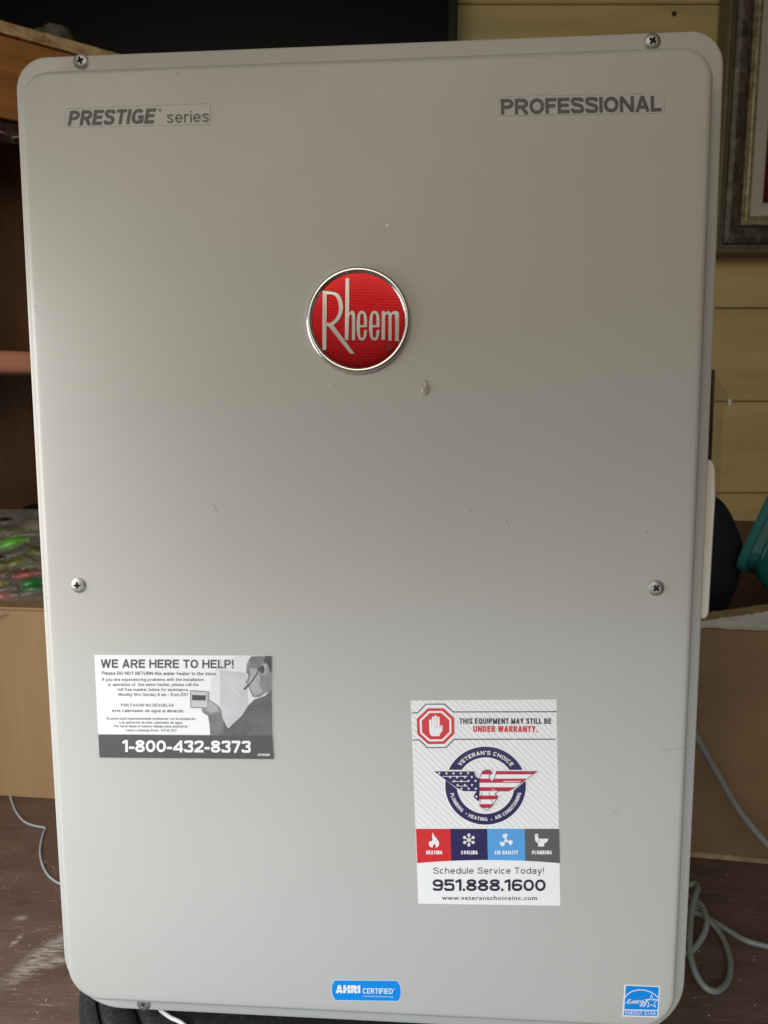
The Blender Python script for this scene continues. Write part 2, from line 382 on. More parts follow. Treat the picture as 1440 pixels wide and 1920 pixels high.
        G = [ring+['closed'], arc]
    elif ch == '7': G = [[(0, t), (w-h*.2, t)], [(w-h*.9, t-.01), (w*.36, 0)]]
    elif ch == '8': G = [_el(c, .28, rx, .28-h+.01, 0, 360, 24)[:-1]+['closed'], _el(c, .755, rx*.90, .245-h+.01, 0, 360, 24)[:-1]+['closed']]
    elif ch == '-': G = [[(0, .36), (w, .36)]]
    elif ch == '.': G = [[(h, 0), (h, s*1.05)]]
    elif ch == '!': G = [[(h, .30), (h, 1)], [(h, 0), (h, s*1.02)]]
    elif ch == "'": G = [[(h, .66), (h, 1)]]
    elif ch == 'a': G = [[(l+.02, .55), (l+.07, .67), (c, xt), (r-.05, .66), (r-.02, .54), (r-.02, 0)], _el(c-.01, .22, rx-.01, .22-h*.9, 35, 360, 18)]
    elif ch == 'c': G = [_el(c, x/2, rx, x/2-h, 42, 318, 20)]
    elif ch == 'd': G = [_el(c, x/2, rx, x/2-h, 0, 360, 22)[:-1]+['closed'], [(r, 0), (r, 1)]]
    elif ch == 'b': G = [_el(c, x/2, rx, x/2-h, 0, 360, 22)[:-1]+['closed'], [(l, 0), (l, 1)]]
    elif ch == 'p': G = [_el(c, x/2, rx, x/2-h, 0, 360, 22)[:-1]+['closed'], [(l, -.27), (l, x)]]
    elif ch == 'g': G = [_el(c, x/2, rx, x/2-h, 0, 360, 22)[:-1]+['closed'], [(r, x), (r, -.08), (r-.07, -.22), (c, -.26), (l+.02, -.24)]]
    elif ch == 'f': G = [[(c*.8, 0), (c*.8, .84), (c*.8+.06, t), (w, t)], [(0, xt), (w, xt)]]
    elif ch == 'x': G = [[(h, 0), (w-h, x)], [(h, x), (w-h, 0)]]
    elif ch == 'j': G = [[(h, x), (h, -.10), (h*.5, -.24)], [(h, .87), (h, 1)]]
    elif ch == ',': G = [[(h, s), (h, 0), (h*.4, -.14)]]
    elif ch in ACC: G = sglyph(ACC[ch], w, s) + [[(c-.02, x+.07), (c+.10, x+.24)]]
    elif ch == 'e': G = [_el(c, x/2, rx, x/2-h, 0, 318, 22), [(l, x/2), (r+h*.9, x/2)]]
    elif ch in 'hn': G = [[(l, 0), (l, 1 if ch == 'h' else x)], [(l, .46)] + _el(c, .48, rx, x-.48-h, 180, 0, 12)[1:] + [(r, 0)]]
    elif ch == 'm':
        q_ = (r-l)/4; G = [[(l, 0), (l, x)]]
        for k in (1, 3): G.append([(l+(k-1)*q_, .46)] + _el(l+k*q_, .48, q_, x-.48-h, 180, 0, 10)[1:] + [(l+(k+1)*q_, 0)])
    elif ch == 'i': G = [[(h, 0), (h, x)], [(h, .87), (h, 1)]]
    elif ch == 'o': G = [_el(c, x/2, rx, x/2-h, 0, 360, 24)[:-1]+['closed']]
    elif ch == 'r': G = [[(l, 0), (l, x)], [(l, .42), (l+.05, .60), (l+.16, xt), (w, xt)]]
    elif ch == 's':
        p = [(r-.01, .55), (r-.06, .66), (c, xt), (l+.05, .65), (l+.02, .53), (c, .385), (r-.02, .22), (r-.07, .08), (c, b), (l+.05, .08), (l-.005, .20)]
        G = [[(q.x, q.y) for q in catmull([(a_, b_, 0) for a_, b_ in p], 3)]]
    elif ch == 't': G = [[(c*.85, .94), (c*.85, .16), (c*.85+.05, b), (w, b)], [(0, xt), (w, xt)]]
    elif ch == 'u': G = [[(l, x), (l, .27)] + _el(c, .27, rx, .27-h, 180, 360, 12)[1:], [(r, x), (r, 0)]]
    elif ch == 'v': G = [[(h*.9, x), (c, 0)], [(w-h*.9, x), (c, 0)]]
    elif ch == 'w': G = [[(h*.9, x), (w*.27, 0)], [(c, x), (w*.27, 0)], [(c, x), (w*.73, 0)], [(w-h*.9, x), (w*.73, 0)]]
    elif ch == 'y': G = [[(h*.9, x), (c, 0.02)], [(w-h*.9, x), (c-.02, -.06), (c*.62, -.24), (0.02, -.25)]]
    return G
def stext(sh, txt, a, b, h, s=.2, gap=.10, shear=0.0, fn=None, wlen=None):
    """write txt from a to b (baseline), cap height h, stroke weight s"""
    if fn is None:
        dx, dy = b[0]-a[0], b[1]-a[1]; l = math.hypot(dx, dy)
        wlen = l/h
        def fn(x, y):
            X = x*h + shear*y*h; Y = y*h; return (a[0]+dx/l*X+dy/l*Y, a[1]+dy/l*X-dx/l*Y)
        wlen -= max(0, shear)
    fixed = sum(s for ch in txt if CW[ch] == 0) + gap*(len(txt)-1); var = sum(CW[ch] for ch in txt)
    q = (wlen-fixed)/var; x = 0.0
    for ch in txt:
        w = CW[ch]*q if CW[ch] else s
        for pl in sglyph(ch, w, s):
            cl = pl[-1] == 'closed'
            if cl: pl = pl[:-1]
            tmp = Sheet(sh.z, sh.k); cap = []
            tmp.raw = lambda p, t: cap.append((p, t))
            tmp.stroke(pl, s, closed=cl)
            p, t = cap[0]; sh.raw([fn(x+px, py) for px, py in p], t)
        x += w+gap
    return sh
def sarc(sh, txt, cx, cy, a0, a1, r, h, s=.2, gap=.12, flip=False, ell=1.0):
    wl = abs(R_(a1-a0))*r/h
    def fn(x, y):
        a = R_(a0+(a1-a0)*x/wl); rr = r-y*h if flip else r+y*h
        return (cx+rr*math.cos(a), cy-rr*math.sin(a)*ell)
    return stext(sh, txt, None, None, h, s, gap, fn=fn, wlen=wl)
def clip(poly, conv):
    """convex clip (conv given clockwise or counter-clockwise)"""
    ar = sum(conv[i][0]*conv[(i+1) % len(conv)][1]-conv[(i+1) % len(conv)][0]*conv[i][1] for i in range(len(conv)))
    sg = 1 if ar > 0 else -1; out = list(poly)
    for i in range(len(conv)):
        a = conv[i]; b = conv[(i+1) % len(conv)]; inp = out; out = []
        def sd(p): return sg*((b[0]-a[0])*(p[1]-a[1])-(b[1]-a[1])*(p[0]-a[0]))
        for j in range(len(inp)):
            p = inp[j]; q = inp[(j+1) % len(inp)]; dp, dq = sd(p), sd(q)
            if dp >= 0: out.append(p)
            if (dp >= 0) != (dq >= 0):
                t = dp/(dp-dq); out.append((p[0]+(q[0]-p[0])*t, p[1]+(q[1]-p[1])*t))
        if not out: return []
    return out
def slab(name, z, pts, m, parent, k, label=None):
    """a sticker's own sheet, with its cut edge"""
    top = [FL(*z(p), k) for p in pts]; bot = [FL(*z(p), -0.3) for p in pts]; n = len(pts)
    f = tess(pts) + [(i, (i+1) % n, n+(i+1) % n, n+i) for i in range(n)]
    o = mesh_obj(name, top+bot, f, m, parent)
    if label: o['label'] = label
    return o
def rpoly(pts, r, n=5):
    out = []
    for i in range(len(pts)):
        a, b, c = Vector(pts[i-1]), Vector(pts[i]), Vector(pts[(i+1) % len(pts)])
        p = b+(a-b).normalized()*r; q = b+(c-b).normalized()*r
        for k in range(n+1):
            t = k/n; v = p*(1-t)**2 + b*2*t*(1-t) + q*t*t; out.append((v.x, v.y))
    return out

# ---- name plates
zn = Z(0, 0, 3); pl = rpoly([(366, 612), (1182, 583), (1184, 700), (366, 716)], 14)
np1 = slab('name_plate', zn, pl, M['plate'], heater, 1, 'clear plate printed PRESTIGE series near the top left corner')
Sheet(zn, 1.4).stroke(pl, 1.8, closed=True).out('plate_edge', M['plate_edge'], np1)
s = Sheet(zn, 3); stext(s, 'PRESTIGE', (380, 707), (880, 693), 84, .21, .09, shear=.19)
s.text('\u00ae', (890, 628), (908, 627), 16); stext(s, 'series', (938, 691), (1176, 685), 64, .115, .14)
s.out('lettering', M['print_grey'], np1)
zn2 = Z(900, 0, 2.667); pl = rpoly([(95, 484), (922, 465), (922, 566), (95, 579)], 14)
np2 = slab('name_plate', zn2, pl, M['plate'], heater, 1, 'clear plate printed PROFESSIONAL near the top right corner')
Sheet(zn2, 1.4).stroke(pl, 1.8, closed=True).out('plate_edge', M['plate_edge'], np2)
stext(Sheet(zn2, 3), 'PROFESSIONAL', (105, 573), (908, 556), 78, .215, .075).out('lettering', M['print_grey'], np2)

# ---- help sticker
za = Z(170, 1215, 4.114)
hs = slab('help_sticker', za, [(28, 52), (1397, 60), (1410, 857), (68, 845)], M['paper'], heater, 1, 'white and grey sticker with WE ARE HERE TO HELP and a phone number')
s = Sheet(za, 2); stext(s, 'WE ARE HERE TO HELP!', (78, 153), (1103, 157), 66, .2, .11)
stext(s, 'Please DO NOT RETURN this water heater to the store.', (85, 207), (973, 211), 26, .17, .13)
for t, a, b, h in (('If you are experiencing problems with the installation', (87, 254), (872, 255), 22),
                   ('or operation of  this water heater, please call the', (130, 293), (832, 294), 22),
                   ('toll free number below for assistance.', (207, 331), (755, 333), 22),
                   ('Monday thru Sunday 8 am - 8 pm EST', (213, 369), (752, 371), 22),
                   ('POR FAVOR NO DEVUELVA', (233, 452), (640, 453), 22),
                   ('este calentador de agua al almac\u00e9n.', (165, 494), (720, 497), 23),
                   ('Si usted est\u00e1 experimentando problemas con la instalaci\u00f3n', (122, 553), (806, 555), 18),
                   ('o la operaci\u00f3n de este calentador de agua,', (220, 583), (709, 585), 18),
                   ('Por favor llame el n\u00famero debajo para asistencia.', (180, 612), (750, 614), 18),
                   ('Lunes a domingo 8 est - 8 P.M. EST', (270, 643), (664, 645), 18)):
    stext(s, t, a, b, h+1, .16, .14)
s.out('lettering', M['g_text'], hs)
Sheet(za, 2).poly([(930, 240), (1000, 100), (1130, 62), (1397, 62), (1401, 676), (985, 672), (900, 500)]).out('photo_background', M['g1b'], hs)
s = Sheet(za, 3); s.poly([(1003, 172), (1200, 190), (1215, 450), (1060, 628), (1010, 560), (1000, 470)])
s.stroke([(905, 345), (903, 470)], 5).stroke([(1000, 80), (1000, 620)], 4); s.out('wall_tone', M['g1'], hs)
Sheet(za, 4).stroke([(1015, 205), (1160, 380)], 5).out('wall_crease', M['g1b'], hs)
s = Sheet(za, 5); s.poly([(1240, 65), (1395, 62), (1396, 330), (1340, 352), (1300, 378), (1262, 380), (1246, 372), (1236, 345), (1226, 325), (1219, 300), (1208, 282), (1193, 268), (1198, 255), (1209, 240), (1214, 205), (1201, 188), (1202, 130), (1222, 85)])
s.out('printed_face', M['g2'], hs); s = Sheet(za, 5); s.poly([(865, 385), (880, 383), (930, 410), (975, 440), (1002, 470), (1012, 512), (985, 510), (912, 528), (872, 506), (855, 480), (868, 455), (890, 430), (880, 408)])
s.out('printed_hand', M['g2'], hs)
s = Sheet(za, 6); s.poly([(1225, 150), (1290, 165), (1310, 230), (1300, 290), (1330, 330), (1300, 360), (1258, 370), (1240, 330), (1222, 270), (1232, 210)])
s.out('printed_face_light', M['g2b'], hs); s = Sheet(za, 6); s.poly([(885, 395), (930, 415), (975, 450), (985, 490), (930, 500), (890, 480), (900, 440)]); s.out('printed_hand_light', M['g2b'], hs); s = Sheet(za, 6); s.poly([(1335, 112), (1352, 110), (1360, 140), (1350, 190), (1338, 200)])
s.out('printed_ear', M['g2b'], hs)
s = Sheet(za, 5.5); s.poly([(1240, 65), (1395, 62), (1396, 190), (1380, 185), (1372, 130), (1350, 108), (1325, 108), (1305, 130), (1296, 160), (1275, 120), (1240, 125), (1222, 92)])
s.out('printed_hair', M['g3b'], hs)
Sheet(za, 5.8).poly([(1352, 62), (1395, 62), (1396, 190), (1382, 185), (1374, 130), (1352, 106), (1330, 104)]).out('printed_hair_dark', M['g4'], hs)
s = Sheet(za, 6.2); s.poly([(1396, 318), (1345, 370), (1262, 398), (1218, 440), (1160, 530), (1062, 630), (1040, 600), (1025, 560), (1020, 640), (985, 672), (1402, 678)])
s.out('printed_shirt', M['g3'], hs)
s = Sheet(za, 6.0); s.poly([(905, 522), (985, 500), (1008, 515), (1030, 600), (1070, 640), (1000, 672), (922, 672), (915, 580)]); s.out('printed_sleeve', M['g3b'], hs)
s = Sheet(za, 7.0); s.stroke([(1300, 150), (1282, 200), (1225, 285)], 9).stroke([(1215, 288), (1186, 316)], 14, caps=True).disc(1322, 165, 20, 28)
s.stroke([(1336, 120), (1350, 108), (1372, 125), (1385, 170)], 9).stroke([(1040, 610), (1060, 628), (1160, 530)], 5)
s.poly([(782, 362), (888, 366), (886, 405), (782, 403)]).stroke([(1200, 182), (1215, 190)], 6).out('printed_headset', M['g4'], hs)
s = Sheet(za, 6.8); s.stroke([(770, 330), (905, 338), (903, 462), (772, 458)], 7, closed=True); s.out('thermostat_outline', M['g2'], hs)
s = Sheet(za, 6.5); s.poly([(770, 330), (905, 338), (903, 462), (772, 458)]); s.out('thermostat', M['g1'], hs)
Sheet(za, 8).poly([(58, 667), (1402, 678), (1410, 857), (68, 845)]).out('number_band', M['g_band'], hs)
s = Sheet(za, 9); stext(s, '1-800-432-8373', (245, 802), (1235, 808), 92, .21, .08); s.out('phone_number', M['white_ink'], hs); s = Sheet(za, 9); s.text('AX4969', (1285, 833), (1382, 835), 20, bold=.02)
s.out('form_number', M['white_ink'], hs)

# ---- service sticker
zb_ = Z(760, 1300, 4.8)
OFF = 190*4.8
base = [(48, 65), (1360, 55), (1395, 1000+OFF), (117, 980+OFF)]
ss = slab('service_sticker', zb_, base, M['paper2'], heater, 1, 'tall white sticker with an eagle in stripes and stars and four coloured squares')
s = Sheet(zb_, 2); reg = [(50, 67), (1359, 57), (1383, 300+OFF), (93, 300+OFF)]
for i in range(-24, 26):
    x = 70 + i*58; q = clip([(x, 50), (x+20, 50), (x+20+1200, 50+1150*1.02), (x+1200, 50+1150*1.02)], reg)
    if q: s.poly(q)
s.out('diagonal_stripes', M['stripe'], ss)
s = Sheet(zb_, 3); s.poly([(190, 102), (346, 102), (428, 176), (432, 408), (362, 482), (204, 486), (128, 412), (118, 178)]).annulus(722, 831, 376, 364, 245, 240)
s.poly([(238, 692), (625, 690), (650, 765), (672, 715), (700, 682), (765, 680), (795, 715), (800, 692), (1212, 692), (990, 862), (945, 895), (850, 895), (850, 940), (800, 1010), (733, 1070), (660, 1020), (600, 935), (615, 895), (505, 893)])
s.out('white_backing', M['white_ink'], ss)
s = Sheet(zb_, 4); s.stroke([(55, 178), (112, 175), (185, 98), (350, 97), (430, 168), (1362, 166)], 8)
s.stroke([(65, 422), (125, 418), (200, 490), (365, 487), (440, 414), (975, 413)], 8).stroke([(988, 413), (1352, 413)], 8); s.annulus(722, 831, 363, 351, 259, 254)
s.out('navy_lines', M['navy'], ss)
s = Sheet(zb_, 5); s.poly([(250, 690), (622, 688), (650, 765), (672, 715), (700, 680), (765, 678), (795, 715), (800, 690), (1200, 690), (990, 862), (945, 895), (850, 895), (600, 893), (505, 893)])
s.out('eagle_outline_gap', M['white_ink'], ss)
octo = [(202, 135), (345, 135), (438, 222), (440, 365), (350, 455), (205, 457), (108, 370), (103, 230)]
oc = (272, 297)
def sc(pts, k): return [(oc[0]+(x-oc[0])*k, oc[1]+(y-oc[1])*k) for x, y in pts]
Sheet(zb_, 5).poly(octo).out('stop_octagon', M['red'], ss)
Sheet(zb_, 6).poly(sc(octo, .85)).out('octagon_ring', M['white_ink'], ss)
Sheet(zb_, 7).poly(sc(octo, .74)).out('octagon_centre', M['red'], ss)
s = Sheet(zb_, 8)
for x, y in ((225, 245), (249, 220), (272, 209), (297, 220)): s.stroke([(x, y), (x+1, 320)], 22, caps=True)
s.stroke([(325, 296), (322, 335), (305, 355)], 21, caps=True)
s.poly(rpoly([(214, 300), (309, 300), (318, 340), (308, 386), (232, 386), (216, 350)], 14)); s.out('raised_hand', M['white_ink'], ss)
stext(Sheet(zb_, 4), 'THIS EQUIPMENT MAY STILL BE', (487, 275), (1313, 275), 50, .2, .13).out('lettering', M['ink'], ss)
stext(Sheet(zb_, 4), 'UNDER WARRANTY.', (610, 348), (1190, 350), 55, .22, .12).out('red_lettering', M['red'], ss)
e = .967
s = Sheet(zb_, 7)
sarc(s, "VETERAN'S CHOICE", 722, 831, 141, 38, 288, 37, .19, .2, ell=e)
sarc(s, 'PLUMBING', 722, 831, 193, 229, 328, 33, .19, .17, True, e)
sarc(s, 'HEATING', 722, 831, 241, 273, 328, 33, .19, .17, True, e)
sarc(s, 'AIR CONDITIONING', 722, 831, 286, 348, 328, 33, .19, .15, True, e)
s.star(548, 170+OFF, 9).star(775, 225+OFF, 9); s.out('ring_lettering', M['white_ink'], ss)
rw = [(818, 703), (1185, 703), (985, 850), (930, 880), (835, 880), (778, 860), (778, 797), (805, 760)]
bd = [(665, 780), (680, 730), (692, 705), (720, 691), (762, 692), (782, 722), (752, 738), (756, 765), (778, 797), (779, 870), (840, 880), (805, 905), (835, 932), (790, 1000), (788, 1008), (732, 1054), (666, 1012), (668, 960), (662, 900)]
lw = [(258, 703), (618, 703), (632, 748), (664, 775), (666, 968), (655, 972), (612, 932), (625, 905), (640, 882), (520, 880), (460, 850)]
Sheet(zb_, 7).poly(rw).poly(bd).out('eagle_white', M['white_ink'], ss)
s = Sheet(zb_, 8)
for y0, y1 in ((690, 730), (768, 805), (845, 880), (920, 955), (997, 1032)):
    for pg in (rw, bd):
        q = clip(pg, [(200, y0), (1300, y0), (1300, y1), (200, y1)])
        if len(q) > 2: s.poly(q)
s.out('red_stripes', M['flagred'], ss)
s = Sheet(zb_, 9); s.poly(lw); s.stroke(rw[:5], 4).stroke(bd[:9], 5).stroke(bd[10:17], 5).stroke([(690, 890), (668, 1000)], 4).stroke([(750, 890), (790, 1000)], 4).stroke([(818, 703), (805, 760), (778, 797)], 4)
s.stroke([(665, 760), (666, 900), (655, 970)], 4)
s.out('eagle_navy', M['navy'], ss)
s = Sheet(zb_, 10)
for x, y in ((305, 719), (370, 720), (433, 720), (500, 719), (565, 718), (403, 756), (466, 756), (535, 756), (598, 753), (440, 790), (505, 790), (568, 788), (632, 788), (470, 825), (537, 825), (600, 825), (505, 859), (570, 859), (634, 858), (638, 930)):
    s.star(x, y, 14)
s.stroke([(335, 748), (560, 746)], 5).stroke([(418, 793), (575, 793)], 5).stroke([(465, 834), (562, 836)], 5).stroke([(880, 792), (1040, 792)], 6)
s.out('stars', M['white_ink'], ss)
zc = Z(760, 1490, 4.8)
def arcb(x0, x1):   # the squares' curved lower edge
    return [(x, 588 + (x-745)**2/(640.0**2)*28) for x in [x1+(x0-x1)*k/6 for k in range(7)]]
for x0, x1, t0, t1, mm in ((107, 413, 95, 405, 'red'), (413, 744, 405, 736, 'navy'), (744, 1080, 736, 1073, 'blue'), (1080, 1391, 1073, 1384, 'gray_ink')):
    Sheet(zc, 4).poly([(t0, 308), (t1, 308)] + arcb(x0, x1)).out('service_square', M[mm], ss)
s = Sheet(zc, 5)
s.poly([(245, 340), (262, 372), (282, 395), (303, 428), (302, 455), (290, 470), (272, 478), (275, 460), (262, 440), (250, 455), (244, 478), (222, 468), (211, 448), (214, 425), (228, 418), (232, 425), (246, 400), (240, 370)])
stext(s, 'HEATING', (188, 537), (332, 537), 34, .23, .13)
cx, cy = 572, 408
for k in range(6):
    a = R_(60*k+30); ex, ey = cx+58*math.cos(a), cy+58*math.sin(a); s.stroke([(cx, cy), (ex, ey)], 8)
    for r, l in ((30, 20), (44, 16)):
        px, py = cx+r*math.cos(a), cy+r*math.sin(a)
        for d in (-45, 45):
            b = a+R_(d); s.stroke([(px, py), (px+l*math.cos(b), py+l*math.sin(b))], 7)
stext(s, 'COOLING', (502, 537), (650, 537), 34, .23, .13)
cx, cy = 906, 415
s.disc(cx, cy, 15)
for k in range(3):
    a = -90+120*k
    ptl = [(r*math.cos(R_(a+t)), r*math.sin(R_(a+t))) for r, t in ((18, -25), (40, -42), (60, -30), (64, -5), (60, 18), (45, 15), (30, 5), (18, 20))]
    s.poly([(cx+x, cy+y) for x, y in ptl])
stext(s, 'AIR QUALITY', (803, 537), (1013, 537), 34, .23, .13)
s.poly([(1163, 358), (1180, 352), (1197, 358), (1197, 368), (1163, 368)]).poly([(1166, 372), (1195, 372), (1200, 395), (1198, 425), (1250, 440), (1250, 467), (1195, 467), (1195, 440), (1180, 425), (1168, 415)])
s.poly([(1203, 396), (1286, 396), (1284, 412), (1262, 436), (1225, 440), (1205, 425)])
stext(s, 'PLUMBING', (1140, 537), (1318, 537), 34, .23, .13)
s.out('service_icons', M['white_ink'], ss)
s = Sheet(zc, 4); stext(s, 'Schedule Service Today!', (252, 712), (1245, 712), 56, .115, .2)
stext(s, '951.888.1600', (245, 866), (1262, 868), 104, .20, .10).text('www.veteranschoiceinc.com', (328, 947), (1185, 949), 38, space=1.12, bold=.004)
s.out('phone_lettering', M['ink'], ss)

# ---- certification sticker
ze = Z(560, 1780, 5.143)
def barrel(g): return rpoly([(338-g, 295-g), (955+g, 300-g), (982+g, 350), (990+g, 405), (985+g, 455), (968+g, 503+g), (348-g, 495+g), (322-g, 440), (314-g, 388), (320-g, 340)], 14, 3)
cs = slab('certification_sticker', ze, barrel(1), M['pale_edge'], heater, 1, 'blue sticker with bulging ends at the bottom edge of the cover')
Sheet(ze, 2).poly(barrel(-5)).out('blue_field', M['cert'], cs)
s = Sheet(ze, 3); stext(s, 'AHRI', (358, 422), (594, 422), 75, .33, .05)
stext(s, 'CERTIFIED', (617, 426), (908, 430), 52, .15, .13).text('\u00ae', (912, 392), (928, 393), 14).text('www.ahridirectory.org', (617, 457), (908, 463), 14)
s.out('lettering', M['white_ink'], cs)
Sheet(ze, 4).stroke([(362, 388), (420, 388), (430, 382), (520, 386), (530, 392), (575, 392)], 4).out('split_line', M['cert'], cs)

# ---- efficiency sticker
zg = Z(1100, 1780, 4.235)
es = slab('efficiency_sticker', zg, [(300, 280), (584, 292), (567, 541), (283, 533)], M['white_ink'], heater, 1, 'small square blue and white star sticker in the bottom right corner')
Sheet(zg, 2).poly([(311, 289), (574, 300), (563, 482), (298, 476)]).poly([(297, 485), (562, 490), (558, 531), (292, 524)]).out('blue_field', M['cert'], es)
s = Sheet(zg, 3)
s.stroke([(304, 381), (330, 352), (365, 332), (410, 322), (455, 323), (505, 338), (545, 362), (568, 385)], 7)
stext(s, 'ENERGY STAR', (305, 518), (548, 524), 30, .13, .13)
st = [(515+(52 if i % 2 == 0 else 23)*math.cos(R_(-90+36*i)), 416+(52 if i % 2 == 0 else 23)*math.sin(R_(-90+36*i))) for i in range(10)]
s.stroke(st, 5, closed=True)
def scr(pts, wd=5): s.stroke([(p.x, p.y) for p in catmull([(x, y, 0) for x, y in pts], 4)], wd)
scr([(304, 424), (320, 424), (345, 408), (348, 400), (338, 398), (326, 412), (328, 428), (342, 430), (360, 418)])
scr([(360, 428), (366, 410), (364, 428), (376, 410), (382, 412), (378, 428), (390, 420)])
scr([(390, 424), (402, 412), (400, 404), (391, 412), (392, 427), (404, 427), (414, 408), (412, 428), (416, 412), (428, 408)])
scr([(446, 410), (434, 410), (428, 422), (438, 426), (448, 410), (444, 440), (428, 452), (424, 444), (446, 430)])
scr([(454, 410), (454, 424), (464, 424), (474, 406), (466, 440), (452, 456), (448, 448), (472, 424), (490, 402), (560, 402)])
s.out('lettering', M['white_ink'], es)

# ---- emblem
zd = Z(560, 480, 5.143)
ec = L(*zd((575, 624)), FACE)
rx = abs(L(*zd((1078, 624)), FACE).x - L(*zd((72, 624)), FACE).x)/2
emb = empty('emblem'); emb.parent = heater; emb.location = ec
emb['label'] = 'round red emblem with silver rim and raised silver letters'
def lathe(name, prof, material, parent, n=96, sm=True):
    V = []; Fc = []
    for i in range(n):
        a = 2*math.pi*i/n
        for r, h in prof: V.append((r*math.cos(a), -h, r*math.sin(a)))
    m_ = len(prof)
    for i in range(n):
        for j in range(m_-1): Fc.append((i*m_+j, ((i+1) % n)*m_+j, ((i+1) % n)*m_+j+1, i*m_+j+1))
    return mesh_obj(name, V, Fc, material, parent, smooth=sm)
ro = rx; ri = rx*.895
prof = [(ro, 0), (ro, .0012)]
for k in range(13):
    a = math.pi*k/12; prof.append((ro-.0018*(1-math.cos(a)) if k < 7 else (ro-.0018+.0018*-math.cos(a)), .0012+.0022*math.sin(a)))
prof = [(ro, 0)] + [(ro-.0021*(1-math.cos(math.pi*k/14)), .0010+.0022*math.sin(math.pi*k/14)) for k in range(11)] + [(ri+.0006, .0018), (ri-.0002, .0012)]
lathe('emblem_rim', prof, M['chrome'], emb)
dome = [(ri+.0004, .0006)] + [(ri*math.cos(R_(90*k/18)), .0010+.0008*math.sin(R_(90*k/18))) for k in range(18)] + [(0.00001, .0018)]
lathe('emblem_disc', dome, M['foil'], emb)
class Raised:
    def __init__(s): s.sh = []
    def add(s, pts): s.sh.append(pts)
def raised(name, shapes, material, parent, h0, h1, chamf=3.2):
    V = []; Fc = []
    cxy = (575, 624)
    for shp in shapes:
        loops_ = shp if isinstance(shp[0], list) else [shp]
        tops = []; b_ = []
        for li, pts in enumerate(loops_):
            pts = [p for i, p in enumerate(pts) if math.hypot(p[0]-pts[i-1][0], p[1]-pts[i-1][1]) > .4]
            ar = sum(pts[i][0]*pts[(i+1) % len(pts)][1]-pts[(i+1) % len(pts)][0]*pts[i][1] for i in range(len(pts)))
            if (ar < 0) == (li == 0): pts = pts[::-1]
            n = len(pts); inner = []
            for i in range(n):
                a, b, c = Vector(pts[i-1]), Vector(pts[i]), Vector(pts[(i+1) % n]); d1 = (b-a).normalized(); d2 = (c-b).normalized()
                nn = Vector((-(d1.y+d2.y), d1.x+d2.x)); nn = nn.normalized() if nn.length > 1e-6 else Vector((-d1.y, d1.x))
                inner.append((b.x+nn.x*chamf, b.y+nn.y*chamf))
            b0 = len(V)
            for ring, hh in ((pts, h0), (pts, h1-.0003), (inner, h1)):
                for p in ring:
                    rr = min(.98, math.hypot(p[0]-cxy[0], p[1]-cxy[1])/450); q = L(*zd(p), FACE+hh+.0008*math.sqrt(1-rr*rr)); V.append(q-ec)
            for r in range(2):
                for i in range(n): Fc.append((b0+r*n+i, b0+r*n+(i+1) % n, b0+(r+1)*n+(i+1) % n, b0+(r+1)*n+i))
            tops.append(inner); b_ += [b0+2*n+i for i in range(n)]
        for t in geometry.tessellate_polygon([[Vector((p[0], p[1], 0)) for p in lp_] for lp_ in tops]): Fc.append(tuple(b_[i] for i in t))
    return mesh_obj(name, V, Fc, material, parent)
def rib(pts, wd):
    sh = Sheet(lambda p: p, 0); sh.raw = lambda a, t: sh.v.append(a)
    sh.stroke(pts, wd); a = sh.v[0]; n = len(a)//2; return a[:n] + a[n:][::-1]
def sm2(pts, n=5): return [(p.x, p.y) for p in catmull([(x, y, 0) for x, y in pts], n)]
def oute(x):   # condensed e : outer contour with its slit counter opening to the lower right
    o = sm2([(x+45, 688), (x+104, 688)], 1)[:1]
    outer = sm2([(x+105, 690), (x+105, 620), (x+96, 562), (x+75, 532), (x+52, 526), (x+28, 537), (x+8, 580), (x, 665), (x+6, 755), (x+25, 803), (x+52, 818), (x+82, 806), (x+100, 765), (x+105, 712)], 4)
    inner = sm2([(x+76, 712), (x+72, 760), (x+54, 788), (x+40, 765), (x+36, 690)], 4)
    return outer + inner
letters = [
    [(228, 333), (300, 333)] + sm2([(300, 333), (365, 350), (410, 400), (430, 490), (415, 570), (385, 625), (338, 668)], 4)[1:] + [(542, 944), (498, 944), (285, 682), (272, 668), (268, 908), (228, 910)],
    [(450, 212), (489, 212), (487, 545)] + sm2([(487, 545), (508, 525), (530, 530), (545, 560), (547, 610)], 3)[1:] + [(546, 814), (512, 814), (513, 610)] + sm2([(513, 610), (510, 572), (500, 565), (488, 585)], 3)[1:] + [(482, 814), (444, 812)],
    oute(556), oute(677),
    [(800, 530), (832, 530), (834, 548)] + sm2([(834, 548), (852, 530), (872, 530), (888, 548)], 3)[1:] + sm2([(888, 548), (915, 528), (945, 528), (965, 545), (970, 590)], 3)[1:] + [(966, 822), (928, 822), (928, 600)] + sm2([(928, 600), (924, 566), (912, 562), (900, 580)], 3)[1:] + [(898, 818), (864, 818), (864, 590)] + sm2([(864, 590), (860, 566), (850, 562), (836, 585)], 3)[1:] + [(834, 812), (796, 812)],
]
Ro = [(228, 333), (300, 333)] + sm2([(300, 333), (365, 350), (410, 400), (430, 490), (415, 570), (385, 625), (338, 668)], 4)[1:] + [(542, 944), (498, 944), (290, 686), (271, 672), (268, 908), (228, 910)]
Rh = [(272, 370)] + sm2([(300, 370), (340, 382), (372, 418), (386, 490), (375, 560), (345, 612), (300, 645)], 4) + [(270, 642)]
shapes = [[Ro, Rh], letters[1], letters[4]]
